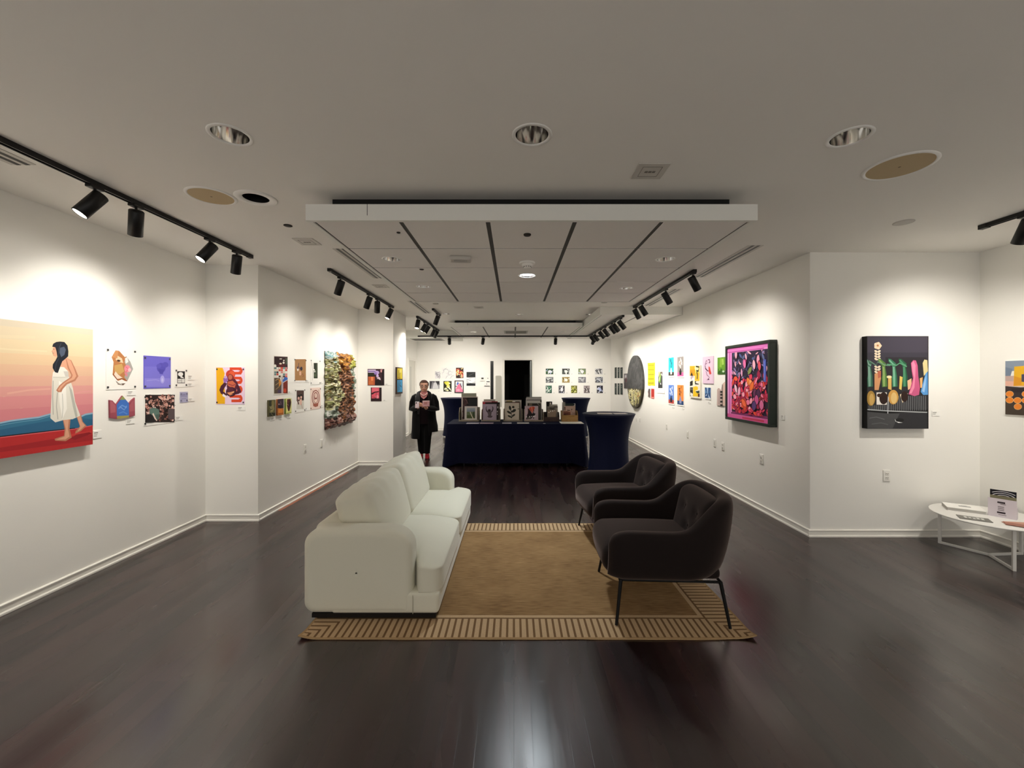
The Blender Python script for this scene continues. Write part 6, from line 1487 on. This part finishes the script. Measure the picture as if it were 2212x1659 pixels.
leaf(ZK, (1410, 700, 1665, 950), BY1 - .02, [('6a3a30', 'U', (.1, .40, .72, .93)), ('4a2620', 'U', (.12, .40, .4, .6)), ('7a4a38', 'U', (.72, .40, .96, .85)), ('8c5a48', 'S', .012, [(1450, 750), (1590, 745)])], 'b8907a', 'reddish brown picture card at the front left of the kraft box', 'card', 'card', lean=2, group=GB)

# ------------------------------------------------------------------ the standing person
def person():
    px, py = -1.80, 8.36
    face = math.atan2(px, -py)                 # front (-y) turned to the camera
    t = empty('person', (px, py, 0), -math.atan2(-px, py) * .0 + R(9), 'person with short hair, glasses, long black coat and red shoes holding a phone and card', 'person')
    skin, nt, b, N, L = node_mat('skin'); b.inputs['Base Color'].default_value = lin('dba68c'); b.inputs['Roughness'].default_value = .55; b.inputs['Subsurface Weight'].default_value = .08
    b.inputs['Subsurface Radius'].default_value = (.02, .008, .004)
    # skeleton grown into one skin: pelvis first
    V = []; E = []; Rr = []
    def jt(p, r, par=None):
        V.append(p); Rr.append(r)
        if par is not None: E.append((par, len(V) - 1))
        return len(V) - 1
    pel = jt((0, .02, .84), (.135, .105)); sp = jt((0, .02, 1.0), (.135, .11), pel); che = jt((0, .015, 1.17), (.145, .115), sp); nb = jt((0, .0, 1.285), (.075, .07), che)
    nk = jt((0, -.012, 1.335), (.052, .055), nb); hd0 = jt((0, -.02, 1.38), (.055, .06), nk)
    for s in (-1, 1):
        hp = jt((s * .085, .02, .78), (.09, .10), pel); kn = jt((s * .064, .0, .44), (.058, .062), hp); an = jt((s * .056, .03, .085), (.036, .04), kn)
        jt((s * .066, -.10, .045), (.036, .026), an)
        sh = jt((s * .165, .01, 1.245), (.06, .06), che); el = jt((s * .225, .045, 1.0), (.042, .045), sh)
        wr = jt((-.10, -.25, 1.045) if s < 0 else (.045, -.26, 1.03), (.026, .022), el)
    me = bpy.data.meshes.new('body'); me.from_pydata(V, E, [])
    o = bpy.data.objects.new('body', me); COL.objects.link(o)
    md = o.modifiers.new('skin', 'SKIN'); md.use_smooth_shade = True
    if not me.skin_vertices: me.skin_vertices.new()
    for i, r in enumerate(Rr): me.skin_vertices[0].data[i].radius = r
    me.skin_vertices[0].data[0].use_root = True
    sb = o.modifiers.new('s', 'SUBSURF'); sb.levels = sb.render_levels = 1
    bpy.context.view_layer.update()
    ev = o.evaluated_get(bpy.context.evaluated_depsgraph_get()); bm_ = bpy.data.meshes.new_from_object(ev)
    mb = MB()
    mb.add([tuple(v.co) for v in bm_.vertices], [list(p.vertices) for p in bm_.polygons], skin, True)
    bpy.data.objects.remove(o, do_unlink=True)
    # head: rings from chin to crown with brow, nose and cheeks
    hz0, hh = 1.342, .222
    prof = [(0, .034, .050, .045), (.04, .045, .066, .052), (.10, .053, .077, .062), (.2, .062, .084, .076), (.32, .067, .086, .086), (.45, .071, .087, .094), (.55, .073, .085, .098), (.66, .074, .085, .100), (.78, .071, .080, .098), (.88, .060, .066, .085), (.95, .042, .045, .062), (.99, .020, .02, .03), (1.0, .002, .002, .003)]
    n = 28; rings = []
    prof = [(f, w * 1.08, fr * 1.04, bk * 1.03) for f, w, fr, bk in prof]
    for f, w, fr, bk in prof:
        z = hz0 + hh * f; ring = []
        for k in range(n):
            a = 2 * PI * k / n; c, s = math.sin(a), -math.cos(a)      # k=0 faces -y
            x = w * c; y = (fr if s < 0 else bk) * s
            if s < -.9 and .25 < f < .6: y -= .020 * math.exp(-((f - .36) / .07) ** 2) * (1 if k == 0 else .25)
            if s < -.6 and .4 < f < .52: y += .008 * math.exp(-(abs(x) - .030) ** 2 / .0002)   # eye sockets
            ring.append((x, y - .022, z))
        rings.append(ring)
    mb.loft(rings, skin, True)
    for s in (-1, 1): mb.rbox(s * .074, -.012, hz0 + hh * .46, .018, .034, .058, .008, skin, 3)    # ears
    # hands: palm and five bent digits each
    def hand(wx, wy, wz, dx, grip):
        P = Vector((wx, wy, wz)); side = Vector((dx, 0, 0)); fwd = Vector((dx * .25, -.6, .55)).normalized(); up = Vector((0, -.5, -.6))
        mb.tube([P - fwd * .03, P + fwd * .01, P + fwd * .045, P + fwd * .075], [.022, .030, .034, .030], skin, 10)
        for i in range(4):
            b0 = P + fwd * .068 + Vector((0, 0, .026 - .018 * i)) - side * .004
            l = (.034, .040, .038, .028)[i]
            p1 = b0 + (fwd * .7 + side * .7).normalized() * l; p2 = p1 + (side * 1.0 - fwd * .2).normalized() * l * .8; p3 = p2 + (side * .5 - fwd * .9).normalized() * l * .6
            mb.tube([b0, p1, p2, p3], [.0095, .009, .0085, .006], skin, 8)
        t0 = P + fwd * .02 + Vector((0, 0, .028)); t1 = t0 + (fwd * .5 + side * .5 + Vector((0, 0, .6))).normalized() * .04; t2 = t1 + (fwd * .7 + side * .4).normalized() * .032
        mb.tube([t0, t1, t2], [.012, .010, .007], skin, 8)
    hand(-.10, -.25, 1.045, 1, 0); hand(.045, -.26, 1.03, -1, 0)
    mb.build('body', t)
    # face details
    f = MB(); dkm = flat('2a1c18', .6)
    for s in (-1, 1):
        f.rbox(s * .030, -.103, hz0 + hh * .475, .020, .008, .008, .003, flat('efe9e2', .3), 3); f.rbox(s * .030, -.107, hz0 + hh * .475, .008, .004, .008, .0018, dkm, 2)
        f.tube([(s * .015, -.107, hz0 + hh * .57), (s * .03, -.109, hz0 + hh * .585), (s * .048, -.098, hz0 + hh * .57)], .0035, flat('4a2c20', .7), 6)
    f.build('eye', t)
    MB().tube([(-.028, -.098, hz0 + hh * .2), (-.012, -.108, hz0 + hh * .175), (.012, -.108, hz0 + hh * .175), (.028, -.098, hz0 + hh * .2)], [.003, .005, .005, .003], flat('a0524a', .5), 8).build('mouth', t)
    g = MB(); gm = flat('1a1514', .3, .5)
    for s in (-1, 1):
        pts = [(s * (.032 + .025 * math.cos(2 * PI * k / 16)), -.112 + .25 * abs(.025 * math.cos(2 * PI * k / 16)), hz0 + hh * .47 + .018 * math.sin(2 * PI * k / 16)) for k in range(17)]
        g.tube(pts, .0032, gm, 6, False); g.tube([(s * .057, -.104, hz0 + hh * .5), (s * .077, -.04, hz0 + hh * .5), (s * .078, .0, hz0 + hh * .48)], .0026, gm, 6)
    g.tube([(-.008, -.115, hz0 + hh * .49), (.008, -.115, hz0 + hh * .49)], .003, gm, 6)
    g.build('glasses', t)
    hm = fabric('reddish_hair', '3c231a', .7, .1, .9, 160, .35)
    h = MB(); rings = []
    for fz in [.52, .60, .68, .76, .84, .91, .97, 1.02, 1.045]:
        q = next((prof[i], prof[i + 1]) for i in range(len(prof) - 1) if prof[i][0] <= min(fz, .999) <= prof[i + 1][0]) if fz < 1 else (prof[-2], prof[-1])
        k_ = 0 if q[1][0] == q[0][0] else (min(fz, 1) - q[0][0]) / (q[1][0] - q[0][0])
        w, fr, bk = [q[0][i] + (q[1][i] - q[0][i]) * k_ for i in (1, 2, 3)]
        if fz >= .97: w, fr, bk = (.045, .05, .06) if fz < 1 else ((.028, .03, .035) if fz < 1.04 else (.004, .004, .004))
        ring = []
        for k in range(n):
            a = 2 * PI * k / n; c, s = math.sin(a), -math.cos(a)
            off = .012 + .006 * noise.noise((k * .9, fz * 18, 2))
            if s < -.35 and fz < .80: off = -.012                      # bare forehead
            ring.append(((w + off) * c, ((fr if s < 0 else bk) + off) * s - .022, hz0 + hh * fz + .006 * noise.noise((k * 1.3, fz * 9, 7))))
        rings.append(ring)
    low = [[((.078) * math.sin(2 * PI * k / n), (.1) * max(-.1, -math.cos(2 * PI * k / n)) - .022 if -math.cos(2 * PI * k / n) > -.1 else -.01 - .05 * (-.1 + math.cos(2 * PI * k / n)), hz0 + hh * .30) for k in range(n)]]
    h.loft(rings, hm, True)
    h.rbox(0, .055, hz0 + hh * .46, .14, .045, .11, .02, hm, 4)
    h.build('hair', t)
    # clothes
    black = fabric('black_wool', '0b0a0b', .9, .15, .3, 350, .3); grey = fabric('charcoal_lining', '2a2a2b', .9, .2, .3, 350, .2)
    plum = fabric('plum_top', '170c10', .9, .1, .2, 350, .2); pink = fabric('pink_scarf', 'c07f7e', .9, .2, .4, 250, .15)
    def ringp(cx, cy, z, rx, ry, n=24, a0=0, a1=2 * PI, wob=0, sd=0):
        return [(cx + (rx + wob * noise.noise((k * .8, z * 5, sd))) * math.sin(a0 + (a1 - a0) * k / (n - 1 if a1 - a0 < 6.2 else n)), cy - (ry + wob * noise.noise((k * .8, z * 5, sd))) * math.cos(a0 + (a1 - a0) * k / (n - 1 if a1 - a0 < 6.2 else n)), z) for k in range(n)]
    m = MB(); m.loft([ringp(0, .015, z, rx, ry) for z, rx, ry in ((.70, .165, .135), (.82, .175, .145), (1.0, .165, .14), (1.15, .170, .135), (1.24, .150, .11), (1.29, .09, .08))], plum); m.build('top', t)
    m = MB()
    for s in (-1, 1): m.loft([ringp(s * x, y, z, rx, ry, 18, wob=.006, sd=s + 3) for x, y, z, rx, ry in ((.056, .03, .10, .058, .07), (.057, .03, .16, .062, .075), (.066, .012, .42, .076, .088), (.078, .02, .62, .095, .11), (.085, .02, .80, .105, .125))], black)
    m.build('trousers', t)
    # open coat: back and sides, front left open, uneven hem
    m = MB(); rows = []
    for z, rx, ry, op in ((1.325, .085, .075, .75), (1.308, .125, .090, .66), (1.285, .170, .105, .60), (1.25, .205, .125, .55), (1.20, .222, .140, .52), (1.12, .226, .150, .50), (.98, .225, .160, .42), (.80, .238, .170, .36), (.62, .255, .185, .34), (.50, .265, .195, .36), (.44, .265, .195, .38)):
        r = ringp(.0, .012, z, rx, ry, 40, op, 2 * PI - op, .010, 5)
        if z < .7: r = [(x + .012, y, zz + (.10 if x > .1 else (-.03 if x < -.05 else .04)) * (.7 - z) / .26) for x, y, zz in r]
        rows.append(r)
    m.loft(rows, black, False, True, False)
    inner = [[(x * .955, y * .955 + .001, z) for x, y, z in r] for r in rows]
    m.loft([r[::-1] for r in inner], black, False, True, False)
    for a, b_ in zip(rows, rows[1:]):
        pass
    m.loft([rows[-1], inner[-1]], black, False, True, False); m.loft([[r[0] for r in rows], [r[0] for r in inner]], black, False, True, False); m.loft([[r[-1] for r in rows], [r[-1] for r in inner]], black, False, True, False)
    m.build('coat', t)
    for s in (-1, 1):
        wx, wy, wz = (-.10, -.25, 1.045) if s < 0 else (.045, -.26, 1.03)
        e = Vector((s * .228, .045, 1.0)); w = Vector((wx, wy, wz)); k = e.lerp(w, .86)
        m = MB(); m.tube([(s * .135, .012, 1.262), (s * .180, .015, 1.222), (s * .218, .03, 1.12), tuple(e + Vector((s * .01, .01, -.01))), tuple(e.lerp(w, .3) + Vector((0, 0, -.01))), tuple(e.lerp(w, .62)), tuple(k)], [.055, .072, .073, .070, .064, .052, .043], black, 16); m.build('sleeve', t)
    for s in (-1, 1):
        m = MB(); pts = [(s * .02, .085, 1.325), (s * .07, .06, 1.33), (s * .105, -.005, 1.305), (s * .122, -.075, 1.25), (s * .120, -.122, 1.17), (s * .110, -.140, 1.04), (s * .098, -.148, .90)]
        m.tube(pts, ([.028, .034, .042, .046, .042, .030, .014] if s < 0 else [.026, .030, .034, .032, .024, .016, .010]), grey if s < 0 else black, 12); m.build('lapel', t)
    m = MB(); m.loft([ringp(0, -.008, z, rx, ry, 24, wob=.006, sd=9) for z, rx, ry in ((1.345, .062, .066), (1.325, .074, .078), (1.30, .088, .088), (1.275, .084, .090))], pink)
    m.add([(-.075, -.088, 1.30), (.075, -.088, 1.30), (.05, -.132, 1.235), (0, -.142, 1.195), (-.05, -.132, 1.235)], [(0, 4, 3, 2, 1)], pink); m.tube([(-.07, -.09, 1.31), (-.02, -.125, 1.27), (.0, -.130, 1.262), (.03, -.125, 1.275), (.07, -.09, 1.315)], .010, flat('e0b8b0', .7), 8)
    m.build('scarf', t)
    red = flat('9c1020', .4, .4)
    for s in (-1, 1):
        m = MB(); m.loft([[(s * .060 + s * ox + w * math.sin(2 * PI * k / 16), y, max(.012, z + hgt * -math.cos(2 * PI * k / 16))) for k in range(16)] for y, w, z, hgt, ox in ((.085, .022, .04, .028, 0), (.07, .036, .055, .052, 0), (.02, .040, .060, .056, 0), (-.04, .042, .052, .046, .004), (-.10, .046, .040, .034, .008), (-.145, .040, .034, .026, .010), (-.168, .018, .028, .016, .010))], red)
        m.build('shoe', t)
        m = MB(); m.loft([[(s * .060 + s * ox + w * sx, y, zz) for sx, zz in ((-1, 0), (1, 0), (1, .014), (-1, .014))] for y, w, ox in ((.088, .026, 0), (.07, .039, 0), (-.03, .044, .003), (-.10, .049, .008), (-.15, .042, .010), (-.172, .020, .010))], flat('3a0a10', .6), smooth=False)
        m.build('sole', t)
    # held things
    Mw = Matrix.Translation((px, py, 0)) @ Matrix.Rotation(R(9), 4, 'Z')
    def held(name, label, cat, x, y, z, w, h, col, ex):
        o = empty(name, tuple(Mw @ Vector((x, y, z))), R(9), label, cat)
        o.rotation_euler = (R(-18), 0, R(9))
        MB().rbox(0, 0, 0, w, .009, h, .004, flat(col, .35, .5), 3).build('body' if name == 'phone' else 'sheet', o)
        ex(o)
    held('phone', 'pale phone held in the standing person\'s left-side hand', 'phone', -.112, -.345, 1.095, .075, .125, 'c9b3b8',
         lambda o: (MB().rbox(-.018, -.0055, .04, .022, .004, .03, .0015, flat('3a3236', .3), 2).build('camera', o), MB().rbox(0, 0, .058, .076, .0105, .012, .003, flat('f2eeec', .4), 2).build('top_edge', o)))
    held('card', 'pinkish card held up at the chest by the standing person', 'card', .055, -.345, 1.12, .135, .115, 'b38486',
         lambda o: MB().box(-.04, -.0056, -.02, .02, -.0045, .03, flat('a06a68', .6)).box(-.067, -.0056, .044, .067, -.0045, .057, flat('dcc0bc', .6)).build('card_print', o))
person()
